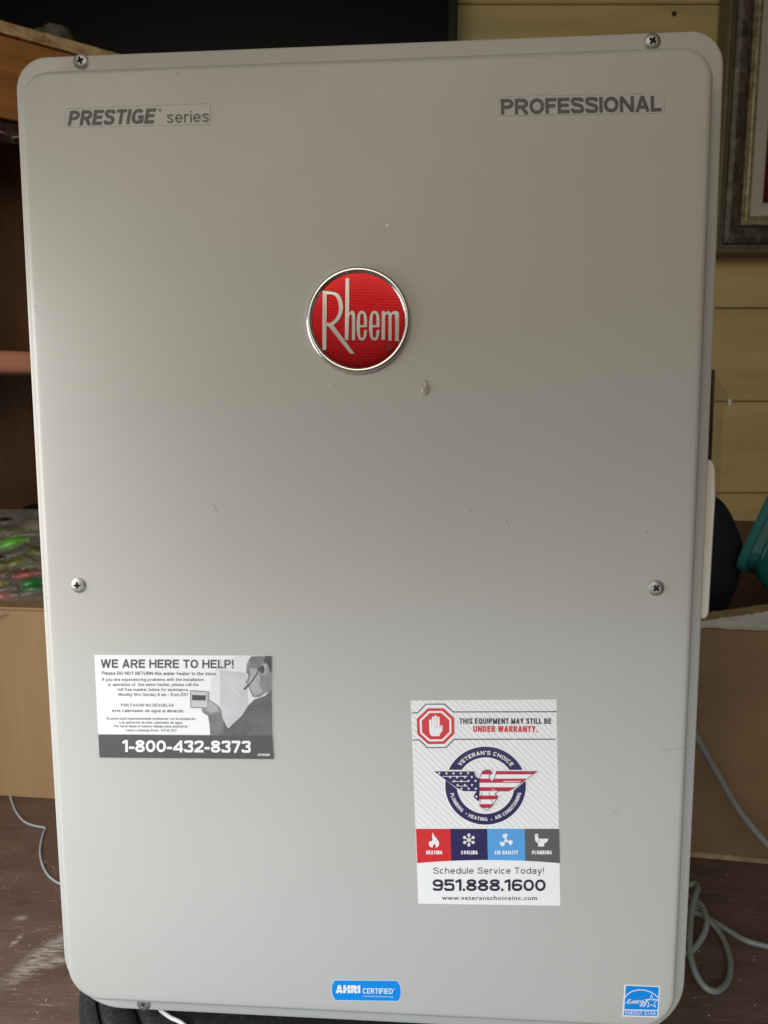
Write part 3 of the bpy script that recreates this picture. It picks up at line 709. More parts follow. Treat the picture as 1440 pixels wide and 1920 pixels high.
for x in (556, 677):
    outer = sm2([(x+105, 688), (x+105, 620), (x+96, 562), (x+75, 532), (x+52, 526), (x+28, 537), (x+8, 580), (x, 672), (x+6, 755), (x+25, 803), (x+52, 818), (x+82, 806), (x+100, 765), (x+105, 712)], 4)
    hook = sm2([(x+72, 712), (x+68, 765), (x+54, 789), (x+41, 768), (x+37, 690)], 4)
    slit = [(x+37, 664)] + sm2([(x+38, 600), (x+44, 565), (x+54, 556), (x+66, 568), (x+71, 605), (x+72, 664)], 4)
    shapes.append([outer + hook, slit])
raised('emblem_lettering', shapes, M['silver'], emb, .0006, .0020, 3.0)
s = Sheet(zd, 0); s.k = .0029/LAY; s.annulus(874, 880, 25, 25, 21, 21, 24).text('R', (864, 892), (884, 892), 24)
rg = s.out('registered_mark', M['print_grey'], heater); rg.parent = emb; rg.location = -ec

# ---- screws
def screw_mesh():
    n = 34; rad = .0053; V = []; idx = {}; Fc = []
    for i in range(n+1):
        for j in range(n+1):
            a = -1+2*i/n; b = -1+2*j/n
            x = a*math.sqrt(1-b*b/2); z = b*math.sqrt(1-a*a/2); r = min(1, math.hypot(x, z))
            h = .0028*math.sqrt(max(0, 1-r**2.4*.80))-.0008
            ca, sa = math.cos(R_(28)), math.sin(R_(28)); xx = abs(x*ca+z*sa); zz = abs(-x*sa+z*ca)
            arm = min(xx, zz); lng = max(xx, zz)
            dd = max(0, min(1, (.13-arm)/.05))*max(0, min(1, (.46-lng)/.1)); h -= .0017*dd
            V.append((x*rad, -h, z*rad))
    for i in range(n):
        for j in range(n): Fc.append((i*(n+1)+j, (i+1)*(n+1)+j, (i+1)*(n+1)+j+1, i*(n+1)+j+1))
    # skirt
    rim = [i*(n+1) for i in range(n+1)] + [n*(n+1)+j for j in range(1, n+1)] + [i*(n+1)+n for i in range(n-1, -1, -1)] + [j for j in range(n-1, 0, -1)]
    b0 = len(V)
    for k in rim: V.append((V[k][0], 0.0, V[k][2]))
    for k in range(len(rim)): Fc.append((rim[k], rim[(k+1) % len(rim)], b0+(k+1) % len(rim), b0+k))
    me = bpy.data.meshes.new('screw'); me.from_pydata(V, [], Fc); me.materials.append(M['screw']); me.materials.append(M['recess'])
    for p in me.polygons:
        c = p.center; x, z = c.x/rad, c.z/rad
        ca, sa = math.cos(R_(28)), math.sin(R_(28)); xx = abs(x*ca+z*sa); zz = abs(-x*sa+z*ca)
        if min(xx, zz) < .115 and max(xx, zz) < .42: p.material_index = 1
        p.use_smooth = True
    return me
sme = screw_mesh()
wash = None
for u, v, d, rot in ((151, 114, 0.0, 10), (1224, 77, 0.0, 60), (146, 1098, FACE, 25), (1231, 1103, FACE, 75), (269, 1884, 0.0, 0)):
    q = L(u, v, d+.001); o = bpy.data.objects.new('screw', sme); C.objects.link(o); o.parent = heater
    o.location = (q.x, -d, q.z); o.rotation_euler = (0, R_(rot), 0)
    if 0:
        pr = [(.0075, 0), (.0072, .0004), (.0062, .0006), (.0054, .0006)]
        wsh = lathe('screw_seat', pr, M['paint'], heater, 32); wsh.location = (q.x, -d, q.z)

# ---- glue drop and small damage
o = L(798, 727, FACE); V = []; Fc = []; n = 20; m_ = 7
for j in range(m_):
    f = 1-j/(m_-1)
    for i in range(n):
        a = 2*math.pi*i/n; rr = f; up = math.sin(a)
        x = .0030*rr*math.cos(a)*(1-.55*max(0, up)); z = .0052*rr*up
        V.append((x, -.0016*math.sqrt(max(0, 1-f*f)), z))
for j in range(m_-1):
    for i in range(n): Fc.append((j*n+i, j*n+(i+1) % n, (j+1)*n+(i+1) % n, (j+1)*n+i))
dr = mesh_obj('glue_drop', V, Fc, M['drop'], heater, smooth=True); dr.location = o; dr['label'] = 'dried clear glue drop below the emblem'
zi = lambda p: p
for nm, mm, pts, wd in (('scratch', 'mark_d', [(400, 945), (404, 952), (407, 962)], 1.3), ('scratch', 'mark_d', [(1238, 1405), (1262, 1405), (1283, 1403)], .8),
                    ('scratch', 'mark_l', [(640, 1412), (690, 1409), (740, 1408)], 1.0), ('scratch', 'mark_l', [(1094, 128), (1090, 145), (1086, 164)], 1.6), ('scratch', 'mark_l', [(1071, 124), (1074, 128)], 2),
                    ('scratch', 'mark_l', [(1280, 508), (1290, 509), (1294, 517), (1300, 524), (1312, 522)], 1.3), ('scratch', 'mark_l', [(1296, 568), (1304, 564), (1311, 557)], 1.2),
                    ('scratch', 'mark_l', [(1050, 1386), (1075, 1387), (1095, 1389)], .9), ('scratch', 'mark_d', [(1151, 1521), (1156, 1525), (1160, 1528)], 1.2), ('scratch', 'mark_l', [(1218, 1118), (1222, 1116), (1226, 1110)], 2.2)):
    Sheet(zi, .5).stroke(pts, wd*.7).out(nm, M[mm], heater)
for u, v, r, mm in ((726, 422, 2.6, 'white_ink'), (950, 977, 1.8, 'mark_d'), (883, 958, 1.4, 'mark_d'), (1214, 998, 1.7, 'mark_d'), (880, 540, 1.3, 'mark_d'), (906, 591, 1.2, 'mark_l'), (1041, 165, 1.7, 'mark_d'),
                    (332, 139, 1.5, 'mark_d'), (1217, 859, 1.4, 'mark_d'), (629, 721, 1.5, 'mark_d'), (168, 1046, 1.1, 'mark_d'), (808, 199, 1.1, 'mark_d'), (794, 702, 1.3, 'mark_l'), (66, 575, 1.6, 'mark_d'), (1185, 680, 1.2, 'mark_d'), (1126, 1290, 1.2, 'mark_d')):
    Sheet(zi, .5).disc(u, v, r, r*.8, 8).out('speck', M[mm], heater)

# ------------------------------------------------------------------ more materials
M['board'] = mat('yellow_painted_board', (0.76, 0.61, 0.28), 0.5, noise_amt=0.22, nscale=5, stretch=(.5, 1, 4), bump=.3, bscale=50, bdist=.002)
M['dark_gap'] = mat('wall_backing', (0.05, 0.04, 0.02), 0.8)
M['tv'] = mat('black_gloss', (0.003, 0.003, 0.003), 0.30, spec=0.12)
M['tvrim'] = mat('black_plastic', (0.008, 0.008, 0.008), 0.35, spec=0.3)
M['osb'] = mat('particle_board_edge', (0.85, 0.64, 0.36), 0.8, col2=(0.42, 0.25, 0.10), nscale=70, stretch=(.35, 1, 1.6), ramp=(.3, .58), bump=.8, bscale=140, bdist=.002)
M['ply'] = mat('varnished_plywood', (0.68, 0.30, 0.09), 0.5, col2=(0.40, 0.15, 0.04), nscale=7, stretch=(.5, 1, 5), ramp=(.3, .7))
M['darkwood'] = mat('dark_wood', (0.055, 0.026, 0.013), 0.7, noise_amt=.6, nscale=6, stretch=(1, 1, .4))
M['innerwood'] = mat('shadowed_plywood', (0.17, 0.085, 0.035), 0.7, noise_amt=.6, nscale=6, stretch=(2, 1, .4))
M['rawwood'] = mat('splintered_wood', (0.10, 0.05, 0.04), 0.8, col2=(0.035, 0.017, 0.016), nscale=40, stretch=(.4, 1, 1.5), bump=.8, bscale=150, bdist=.002)
M['splinter'] = mat('pale_splinter', (0.55, 0.38, 0.22), 0.8)
M['salmon'] = mat('pinkish_wood', (0.95, 0.43, 0.27), 0.6, noise_amt=.2, nscale=12, stretch=(.4, 1, 3))
M['kraft'] = mat('cardboard', (0.42, 0.265, 0.135), 0.75, noise_amt=.10, nscale=9, stretch=(8, 8, .7), bump=.12, bscale=30, bdist=.001)
M['kraftd'] = mat('worn_cardboard', (0.30, 0.185, 0.095), 0.75, noise_amt=.28, nscale=7, bump=.2, bscale=30, bdist=.001)
M['kraftedge'] = mat('cardboard_edge', (0.50, 0.37, 0.20), 0.85, noise_amt=.4, nscale=80, bump=.6, bscale=200)
M['tornpaper'] = mat('torn_white_paper', (0.62, 0.62, 0.55), 0.85, noise_amt=.25, nscale=40, bump=.4, bscale=120)
M['navycloth'] = mat('dark_navy_cloth', (0.010, 0.016, 0.024), 0.85, noise_amt=.4, nscale=9, bump=.4, bscale=500)
M['teal'] = mat('teal_plastic', (0.008, 0.13, 0.12), 0.34, noise_amt=.25, nscale=12)
M['teal_rim_lit'] = mat('teal_plastic_edge', (0.03, 0.20, 0.18), 0.34)  # lighter than the tub wall; the rim's highlight is put into this colour
M['cream'] = mat('cream_plastic', (0.80, 0.76, 0.66), 0.32, noise_amt=.06, nscale=40)
M['cablegrey'] = mat('grey_cable', (0.27, 0.29, 0.28), 0.45, noise_amt=.12, nscale=60)
M['cablelight'] = mat('pale_cable', (0.50, 0.52, 0.56), 0.4)
M['blackp'] = mat('scuffed_black_plastic', (0.022, 0.023, 0.025), 0.42, col2=(0.06, 0.06, 0.058), nscale=260, ramp=(.28, .5), bump=.15, bscale=80)
M['whitecord'] = mat('white_cord', (0.78, 0.76, 0.72), 0.4)
M['stone'] = mat('mottled_stone', (0.20, 0.19, 0.14), 0.7, col2=(0.07, 0.065, 0.05), nscale=30, bump=.4, bscale=60)
M['frame_d'] = mat('antiqued_dark_frame', (0.26, 0.235, 0.18), 0.45, col2=(0.07, 0.058, 0.042), nscale=45, ramp=(.4, .75), bump=.4, bscale=120, bdist=.001)
M['frame_o'] = mat('olive_frame_rim', (0.20, 0.175, 0.105), 0.45, noise_amt=.3, nscale=25)
M['gold'] = mat('worn_gold_liner', (0.66, 0.58, 0.38), 0.35, metal=.45, noise_amt=.6, nscale=50)
M['matb'] = mat('grey_mat_board', (0.62, 0.61, 0.56), 0.8)
M['redpic'] = mat('dark_red_picture', (0.12, 0.012, 0.018), 0.4, noise_amt=.5, nscale=5)
def floor_mat():
    m = mat('painted_brown_floor', (0.15, 0.092, 0.068), 0.50, spec=.4)
    t = m.node_tree; N = t.nodes; Lk = t.links; b = N['Principled BSDF']
    tc = N.new('ShaderNodeTexCoord')
    def noise_(scale, st, det=5, loc=(0, 0, 0)):
        mp = N.new('ShaderNodeMapping'); mp.inputs['Scale'].default_value = st; mp.inputs['Location'].default_value = loc
        n = N.new('ShaderNodeTexNoise'); n.inputs['Scale'].default_value = scale; n.inputs['Detail'].default_value = det; n.inputs['Roughness'].default_value = .65
        Lk.new(tc.outputs['Object'], mp.inputs[0]); Lk.new(mp.outputs[0], n.inputs[0]); return n
    def ramp(src, a, c, lo=0, hi=1):
        r = N.new('ShaderNodeMapRange'); r.inputs[1].default_value = a; r.inputs[2].default_value = c; r.inputs[3].default_value = lo; r.inputs[4].default_value = hi
        Lk.new(src, r.inputs[0]); return r.outputs[0]
    def mix(fac, a, c):
        x = N.new('ShaderNodeMix'); x.data_type = 'RGBA'; Lk.new(fac, x.inputs[0])
        for s_, v in ((6, a), (7, c)):
            if isinstance(v, tuple): x.inputs[s_].default_value = (*v, 1)
            else: Lk.new(v, x.inputs[s_])
        return x.outputs[2]
    def mul(a, c):
        x = N.new('ShaderNodeMath'); x.operation = 'MULTIPLY'; Lk.new(a, x.inputs[0])
        if isinstance(c, float): x.inputs[1].default_value = c
        else: Lk.new(c, x.inputs[1])
        return x.outputs[0]
    g = noise_(9, (1, 3, 1)); c = mix(ramp(g.outputs[0], .3, .7), (0.115, 0.072, 0.055), (0.195, 0.127, 0.097))
    gr = noise_(22, (1.2, 14, 1)); c = mix(mul(ramp(gr.outputs[0], .35, .62), .30), c, (0.08, 0.05, 0.04))
    sc_ = noise_(34, (1.0, 14, 1), 3, (3, 5, 0)); big = noise_(5, (1, 1, 1), 2, (7, 1, 0))
    c = mix(mul(mul(ramp(sc_.outputs[0], .60, .68), ramp(big.outputs[0], .36, .55)), .7), c, (0.42, 0.33, 0.27))
    # whitish scuff where the paint has been rubbed off
    for (p, q, wd) in ((PF(42, 1822), PF(118, 1762), .012), (PF(92, 1808), PF(122, 1798), .006), (PF(24, 1770), PF(36, 1758), .003), (PF(34, 1722), PF(47, 1720), .003)):
        mid = (p+q)/2; d = q-p
        mp = N.new('ShaderNodeMapping'); mp.vector_type = 'TEXTURE'
        mp.inputs['Location'].default_value = (mid.x, mid.y, 0); mp.inputs['Rotation'].default_value = (0, 0, math.atan2(d.y, d.x))
        mp.inputs['Scale'].default_value = (d.length/2+wd, wd, 1)
        ln = N.new('ShaderNodeVectorMath'); ln.operation = 'LENGTH'; Lk.new(tc.outputs['Object'], mp.inputs[0]); Lk.new(mp.outputs[0], ln.inputs[0])
        m1 = ramp(ln.outputs['Value'], 1.5, .5); n2 = noise_(110, (.6, 3.2, 1), 6)
        c = mix(mul(mul(m1, ramp(n2.outputs[0], .40, .56)), .85), c, (0.46, 0.42, 0.38))
    sp = noise_(420, (1, 1, 1), 2, (1, 2, 0)); c = mix(mul(ramp(sp.outputs[0], .70, .76), .5), c, (0.5, 0.42, 0.35))
    Lk.new(c, b.inputs['Base Color'])
    bp = N.new('ShaderNodeBump'); bp.inputs['Strength'].default_value = .35; bp.inputs['Distance'].default_value = .0012
    Lk.new(gr.outputs[0], bp.inputs['Height']); Lk.new(bp.outputs[0], b.inputs['Normal'])
    return m
M['floor'] = floor_mat()
def film_mat():
    m = bpy.data.materials.new('clear_plastic_film'); m.use_nodes = True; t = m.node_tree; t.nodes.remove(t.nodes['Principled BSDF'])
    out = t.nodes['Material Output']; tr = t.nodes.new('ShaderNodeBsdfTransparent'); gl = t.nodes.new('ShaderNodeBsdfPrincipled')
    gl.inputs['Base Color'].default_value = (.5, .47, .40, 1); gl.inputs['Roughness'].default_value = .10; nz = t.nodes.new('ShaderNodeTexNoise'); nz.inputs['Scale'].default_value = 55; bu = t.nodes.new('ShaderNodeBump'); bu.inputs['Strength'].default_value = .9; bu.inputs['Distance'].default_value = .006; t.links.new(nz.outputs[0], bu.inputs['Height']); t.links.new(bu.outputs[0], gl.inputs['Normal'])
    mx = t.nodes.new('ShaderNodeMixShader'); mx.inputs[0].default_value = .28
    t.links.new(tr.outputs[0], mx.inputs[1]); t.links.new(gl.outputs[0], mx.inputs[2]); t.links.new(mx.outputs[0], out.inputs[0]); return m
M['film'] = film_mat()

# ------------------------------------------------------------------ the garage around it
WY = 2.0
tag(mesh_obj('floor', [(-3, -1.6, 0), (3, -1.6, 0), (3, WY+.1, 0), (-3, WY+.1, 0)], [(0, 1, 2, 3)], M['floor']), kind='structure')
tag(box('ceiling', -3, 3, -0.2, WY+.1, 2.3, 2.36, M['darkwood']), kind='structure')
tag(box('right_wall', 1.45, 1.5, -1.0, WY+.1, 0, 2.3, M['kraftd']), kind='structure')
wall = tag(box('back_wall', -3, 3, WY+.012, WY+.06, 0, 2.3, M['dark_gap']), kind='structure')
vs = [-380, -188, 7, 198, 389, 578, 753, 925, 1092, 1255, 1415, 1580]
zz = [P(1400, v, WY).z for v in vs]; zz = [2.28] + zz + [0.0]
for a, b in zip(zz[:-1], zz[1:]):
    if b < 0: b = 0
    if a-b < .02: continue
    o = box('board', -3, 3, WY, WY+.0115, b+.0012, a-.0012, M['board'], wall, bev=.003, seg=1)
nl = P(1264, 26, WY); nb = bmesh.new(); bmesh.ops.create_circle(nb, cap_ends=True, segments=10, radius=.006)
o = bm_obj('nail_hole', nb, M['recess'], wall); o.rotation_euler = (math.pi/2, 0, 0); o.location = (nl.x, WY-.0008, nl.z)

# black television on the wall
TY = 1.90; r0 = P(858, 60, TY).x; l0 = P(-330, 60, TY).x; zt_ = P(400, -260, TY).z; zb2 = P(400, 170, TY).z
tv = empty('television', ((r0+l0)/2, TY, zb2)); tag(tv, 'large black television mounted on the yellow wall behind the heater', 'television')
def lb(name, x0, x1, y0, y1, z0, z1, m, par, **k): 
    o = box(name, x0-par.location.x, x1-par.location.x, y0-par.location.y, y1-par.location.y, z0-par.location.z, z1-par.location.z, m, par, **k); return o
lb('screen', l0+.016, r0-.022, TY+.004, TY+.02, zb2+.02, zt_-.016, M['tv'], tv)
lb('bezel', r0-.0215, r0, TY, TY+.045, zb2, zt_, M['tvrim'], tv, bev=.003)
lb('bezel', l0, l0+.0155, TY, TY+.045, zb2, zt_, M['tvrim'], tv, bev=.003)
lb('bezel', l0+.016, r0-.022, TY, TY+.045, zb2, zb2+.0195, M['tvrim'], tv, bev=.003)
lb('housing', l0+.01, r0-.01, TY+.046, WY-.002, zb2+.01, zt_-.01, M['tvrim'], tv)

# picture frame
FY = 1.95; k_ = 1.0/1450*FY*1.0
fx = P(1338, 412, FY).x; fz = P(1430, 476, FY).z
fr = empty('picture_frame', (fx, FY, fz)); tag(fr, 'antiqued dark picture frame with gold liner and pale mat on the yellow wall', 'picture frame')
FW, FH = .75, .95
def mould(name, prof, m, par):
    V = []; Fc = []; n = len(prof)
    for (cx, cz, sx_, sz_) in ((0, 0, 1, 1), (FW, 0, -1, 1), (FW, FH, -1, -1), (0, FH, 1, -1)):
        for ins_, h in prof: V.append((cx+sx_*ins_, -h, cz+sz_*ins_))
    for i in range(4):
        for j in range(n-1): Fc.append((i*n+j, ((i+1) % 4)*n+j, ((i+1) % 4)*n+j+1, i*n+j+1))
    return mesh_obj(name, V, Fc, m, par)
q = k_*1.02
mould('outer_rim', [(0, -.04), (0, .012), (.002, .016), (5*q, .017), (6*q, .012), (8*q, .012), (9*q, .016), (13*q, .015), (14*q, .008)], M['frame_o'], fr)
mould('moulding', [(14.2*q, .006), (17*q, .013), (24*q, .017), (33*q, .014), (40*q, .006), (46*q, -.004), (47*q, -.010)], M['frame_d'], fr)
mould('gold_liner', [(47.2*q, -.012), (48*q, .002), (50*q, .005), (53*q, .004), (55*q, -.001), (58*q, .002), (62*q, 0), (65*q, -.006)], M['gold'], fr)
mould('mat_board', [(65.2*q, -.007), (84*q, -.008), (85*q, -.010), (86.5*q, -.008), (88*q, -.011)], M['matb'], fr)
mesh_obj('picture', [(86*q, .013, 86*q), (FW-86*q, .013, 86*q), (FW-86*q, .013, FH-86*q), (86*q, .013, FH-86*q)], [(0, 1, 2, 3)], M['redpic'], fr)

# ------------------------------------------------------------------ wooden bookcase at the left
BY = 1.35; A = P(0, 38, BY); 
bc = empty('wooden_shelf_unit', (A.x, A.y, 0), math.atan2(.64, .77)); tag(bc, 'rough wooden shelf unit with particle board top at the left edge', 'shelf unit')
zA = A.z; zt1 = P(0, 60.5, BY).z; zt2 = P(0, 221, BY).z; zt3 = P(0, 262, BY).z; zr1 = P(0, 658, BY).z; zr2 = P(0, 700, BY).z
def rough_board(name, x0, x1, y0, y1, z0, z1, m, par, n=70, amp=.0012):
    V = []; Fc = []
    for i in range(n+1):
        x = x0+(x1-x0)*i/n
        for (y, z) in ((y0, z0), (y0, z1), (y1, z1), (y1, z0)):
            e = noise.noise(Vector((x*60, y*90, z*90)))*amp; V.append((x, y+(e if y == y0 else 0), z+e*1.2))
    for i in range(n):
        for k in range(4): Fc.append((i*4+k, (i+1)*4+k, (i+1)*4+(k+1) % 4, i*4+(k+1) % 4))
    Fc += [(3, 2, 1, 0), tuple(n*4+k for k in range(4))]
    return mesh_obj(name, V, Fc, m, par)
rough_board('top_board', -.25, .36, 0, .2, zt1, zA, M['osb'], bc, amp=.0018)
box('apron', -.25, .36, .003, .02, zt2, zt1-.003, M['ply'], bc, bev=.002)
rough_board('lower_rail', -.25, .36, .008, .03, zt3, zt2-.004, M['rawwood'], bc, amp=.006)
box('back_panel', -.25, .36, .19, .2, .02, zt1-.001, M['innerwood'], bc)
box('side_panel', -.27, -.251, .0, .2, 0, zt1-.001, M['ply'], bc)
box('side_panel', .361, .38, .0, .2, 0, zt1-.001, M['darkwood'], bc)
box('shelf', -.25, .36, -.002, .185, zr2, zr1, M['salmon'], bc, bev=.016, seg=5)
box('shelf', -.25, .36, .03, .185, .10, .118, M['darkwood'], bc)
box('divider', .06, .075, .04, .185, .12, zr2-.002, M['darkwood'], bc)
for k in range(5):
    x = -.02+.028*k; z = zt2-.022+random.uniform(-.008, .002)
    tube('splinter', [(x, .005, z), (x+.010, -.004, z+.002), (x+.022, .0, z-.001)], .0022, M['splinter'], bc, n=5, smoothpath=2, radii=lambda t: 1.0-.85*t)
# stone on the top board
sp = P(106, 66, 1.47); bm = bmesh.new(); bmesh.ops.create_icosphere(bm, subdivisions=4, radius=1)
for v in bm.verts:
    n = v.co.normalized(); f = 1+.22*noise.noise(n*1.6)+.07*noise.noise(n*5)
    v.co = Vector((n.x*.036*f, n.y*.04*f, max(n.z, -.4)*.030*f))
st_ = bm_obj('stone', bm, M['stone'], None, smooth=True); st_.location = (sp.x, sp.y, zA+.012)
tag(st_, 'mottled grey stone lying on the rough wooden top board', 'stone')

# ------------------------------------------------------------------ left cardboard box with the bag of lures
def boxframe(name, pa, pb, label):
    d = pb-pa; e = empty(name, (pb.x, pb.y, 0), math.atan2(d.y, d.x)); tag(e, label, 'cardboard box'); return e
pa, pb = PF(0, 1491), PF(100, 1497); cb = boxframe('cardboard_box', pa, pb, 'plain tan cardboard box at the left, under the bag of lures')
hz = P(60, 1146, pb.y).z; fz_ = P(50, 1466, pb.y-.002).z
def carton(par, x0, x1, dp, h, fold, m, me, thick=.004):
    box('front_panel', x0, x1, 0, thick, fold, h, m, par, jitter=.0012)
    box('bottom_flap', x0, x1, -.003, thick-.002, 0.0005, fold+.001, m, par, bev=.001, seg=1)
    box('side_panel', x0, x0+thick, thick+.001, dp, .001, h-.002, m, par); box('side_panel', x1-thick, x1, thick+.001, dp, .001, h-.002, m, par)
    box('back_panel', x0, x1, dp+.001, dp+.001+thick, .001, h-.001, m, par)
    box('box_bottom', x0+thick+.001, x1-thick-.001, thick+.001, dp, .002, .005, m, par)
carton(cb, -.24, .16, .17, hz, fz_, M['kraft'], M['kraftedge'])
box('lid', -.2395, .1595, .0008, .172, hz+.0005, hz+.004, M['kraft'], cb)
def LY(v): return 1.045 + (1150-v)/175.0*.20
def lure_pt(u, v, off=0.0): return P(u, v, LY(v)-off)
V = []; Fc = []; nu, nv = 26, 26
u0_, u1_, v0_, v1_ = -140, 230, 955, 1162
def gridpts(off, amp, sc_, drop=0.0):
    V = []
    for j in range(nv+1):
        for i in range(nu+1):
            u = u0_+(u1_-u0_)*i/nu; v = v0_+(v1_-v0_)*j/nv + (0 if j < nv else 0) + drop*((i/nu)*-46+4)*(j/nv)
            V.append(lure_pt(u, v, off + amp*noise.noise(Vector((u*sc_, v*sc_*1.6, 1.7+off*50)))))
    F_ = [(j*(nu+1)+i, j*(nu+1)+i+1, (j+1)*(nu+1)+i+1, (j+1)*(nu+1)+i) for j in range(nv) for i in range(nu)]
    return V, F_
bag = empty('bag_of_lures', tuple(lure_pt(20, 1150))); bag.location.z = hz+.004
tag(bag, 'clear plastic bag full of green, red and pink soft fishing lures on the left box', 'bag')
def in_bag(o): o.parent = bag; o.matrix_parent_inverse = Matrix.Translation(-bag.location); return o
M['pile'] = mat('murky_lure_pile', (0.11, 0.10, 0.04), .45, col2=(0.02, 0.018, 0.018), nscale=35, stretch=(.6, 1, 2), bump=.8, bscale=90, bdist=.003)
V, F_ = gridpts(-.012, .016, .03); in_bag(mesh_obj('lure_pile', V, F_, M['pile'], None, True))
LC = dict(lime=(.14, .55, .03), olive=(.16, .17, .03), red=(.50, .03, .03), green=(.035, .20, .05), pink=(.62, .22, .20), grey=(.18, .17, .16), plum=(.06, .02, .035), yellow=(.40, .30, .03), brown=(.16, .10, .05), orange=(.55, .35, .12))
for k in LC: M['l_'+k] = mat(k+'_soft_plastic', LC[k], .3, spec=.6, noise_amt=.45, nscale=60)
lur = [('lime', [(-14, 1034), (10, 1024), (30, 1018), (46, 1014), (56, 1012)], .0085), ('lime', [(-20, 1020), (5, 1021), (24, 1028)], .006), ('olive', [(-20, 1000), (20, 1002), (60, 992)], .008), ('plum', [(-15, 985), (15, 980), (42, 977)], .008),
       ('grey', [(-5, 1050), (25, 1042), (60, 1031)], .004), ('olive', [(10, 1065), (40, 1055), (75, 1048)], .009), ('red', [(26, 1084), (45, 1079), (62, 1077), (90, 1072)], .0062), ('red', [(24, 1077), (30, 1084), (36, 1090)], .004),
       ('green', [(38, 1100), (60, 1095), (88, 1090)], .0085), ('green', [(42, 1108), (66, 1106), (95, 1100)], .007), ('pink', [(-16, 1124), (0, 1121), (16, 1118), (30, 1116)], .007), ('pink', [(-10, 1134), (8, 1133), (20, 1128)], .005),
       ('orange', [(-18, 1140), (0, 1137), (16, 1134)], .004), ('yellow', [(-10, 1098), (4, 1096), (16, 1093)], .006), ('brown', [(0, 1085), (14, 1076), (24, 1066)], .007), ('grey', [(36, 1117), (60, 1112), (92, 1106)], .005),
       ('plum', [(-6, 1045), (6, 1050), (16, 1052)], .006), ('olive', [(50, 1030), (70, 1038), (92, 1040)], .008), ('brown', [(60, 1050), (76, 1062), (96, 1066)], .007), ('olive', [(-10, 1064), (6, 1062), (20, 1068)], .007), ('green', [(40, 1065), (60, 1062), (84, 1066)], .005),
       ('grey', [(-10, 1112), (14, 1106), (34, 1104)], .006), ('olive', [(10, 1013), (40, 1004), (80, 1002)], .006), ('yellow', [(-12, 1106), (10, 1104), (24, 1101)], .003)]
for nm, pts, r in lur:
    o = tube('soft_lure', [lure_pt(u, v, .002+r*.5) for u, v in pts], r, M['l_'+nm], None, n=10, smoothpath=6, radii=lambda t: .45+.75*math.sin(math.pi*min(1, t*1.15+.05)) if t < .85 else .5)
    in_bag(o); o['label'] = nm + ' soft lure'
V, F_ = gridpts(.016, .012, .045, drop=1.0); fo = in_bag(mesh_obj('plastic_film', V, F_, M['film'], None, True))
fo['label'] = 'clear wrinkled plastic film of the bag'
hem = [lure_pt(u, v, .020) for u, v in ((-40, 1170), (0, 1157), (30, 1148), (60, 1138), (90, 1126), (150, 1105))]
in_bag(tube('film_hem', hem, .0016, M['film'], None, n=6))
for u, v in ((66, 1039), (20, 1069), (5, 1091), (14, 1098), (58, 1054), (28, 1043), (31, 1116), (25, 1081), (44, 1066), (50, 1078)):
    bm = bmesh.new(); bmesh.ops.create_icosphere(bm, subdivisions=1, radius=.0013)
    o = bm_obj('bead', bm, M['whitecord'], None, True); o.location = lure_pt(u, v, .012); in_bag(o)
def blob(name, c, s, m, seed=0, amp=.08):
    bm = bmesh.new(); bmesh.ops.create_icosphere(bm, subdivisions=3, radius=1)
    for v in bm.verts:
        n = v.co.normalized(); v.co = n*(1+amp*noise.noise(n*2+Vector((seed, 0, 0)))); v.co = Vector((v.co.x*s[0], v.co.y*s[1], v.co.z*s[2]))
    o = bm_obj(name, bm, m, None, True); o.location = c; return o
M['tan'] = mat('tan_leather', (.24, .165, .12), .6, noise_amt=.3, nscale=50)
tag(blob('leather_pouch', P(70, 987, 1.235), (.024, .02, .012), M['tan'], 2), 'small tan pouch on top of the lure bag, beside the heater edge', 'pouch')
tag(blob('black_reel', P(68, 962, 1.27), (.026, .02, .015), M['tvrim'], 5), 'glossy black rounded reel lying behind the tan pouch', 'fishing reel')

# ------------------------------------------------------------------ right cardboard box and what is in it
pa, pb = PF(1299, 1606), PF(1440, 1619)
d = pb-pa; cb2 = empty('cardboard_box', (pa.x, pa.y, 0), math.atan2(d.y, d.x)); tag(cb2, 'worn brown cardboard box with torn top edge at the right', 'cardboard box')
h2 = P(1370, 1183, (pa.y+pb.y)/2).z; X1 = .34; X0 = -.09; DP = .34
def topedge(name, x0, x1, y0, y1, z0, z1, m, par, n=60, amp=.003, seed=0):
    V = []; Fc = []
    for i in range(n+1):
        x = x0+(x1-x0)*i/n; e = amp*(noise.noise(Vector((x*55, seed, 0)))+.6*noise.noise(Vector((x*190, seed, 3))))
        for (y, z) in ((y0, z0), (y0, z1+e), (y1, z1+e), (y1, z0)): V.append((x, y, z))
    for i in range(n):
        for k in range(4): Fc.append((i*4+k, (i+1)*4+k, (i+1)*4+(k+1) % 4, i*4+(k+1) % 4))
    Fc += [(3, 2, 1, 0), tuple(n*4+k for k in range(4))]
    return mesh_obj(name, V, Fc, m, par)
topedge('front_panel', X0, X1, 0, .004, .008, h2, M['kraftd'], cb2, amp=.0014)
topedge('bottom_lip', X0, X1, -.003, .004, .001, .0075, M['kraftedge'], cb2, amp=.001, seed=4)
box('side_panel', X0, X0+.004, .005, DP, .001, h2, M['kraftd'], cb2); box('side_panel', X1-.004, X1, .005, DP, .001, h2, M['kraftd'], cb2)
z975 = P(1400, 975, pb.y+DP).z
topedge('back_panel', X0, X1, DP+.001, DP+.005, .001, z975, M['kraftd'], cb2, amp=.001, seed=9)
box('box_bottom', X0+.005, X1-.005, .005, DP, .002, .006, M['kraftd'], cb2)
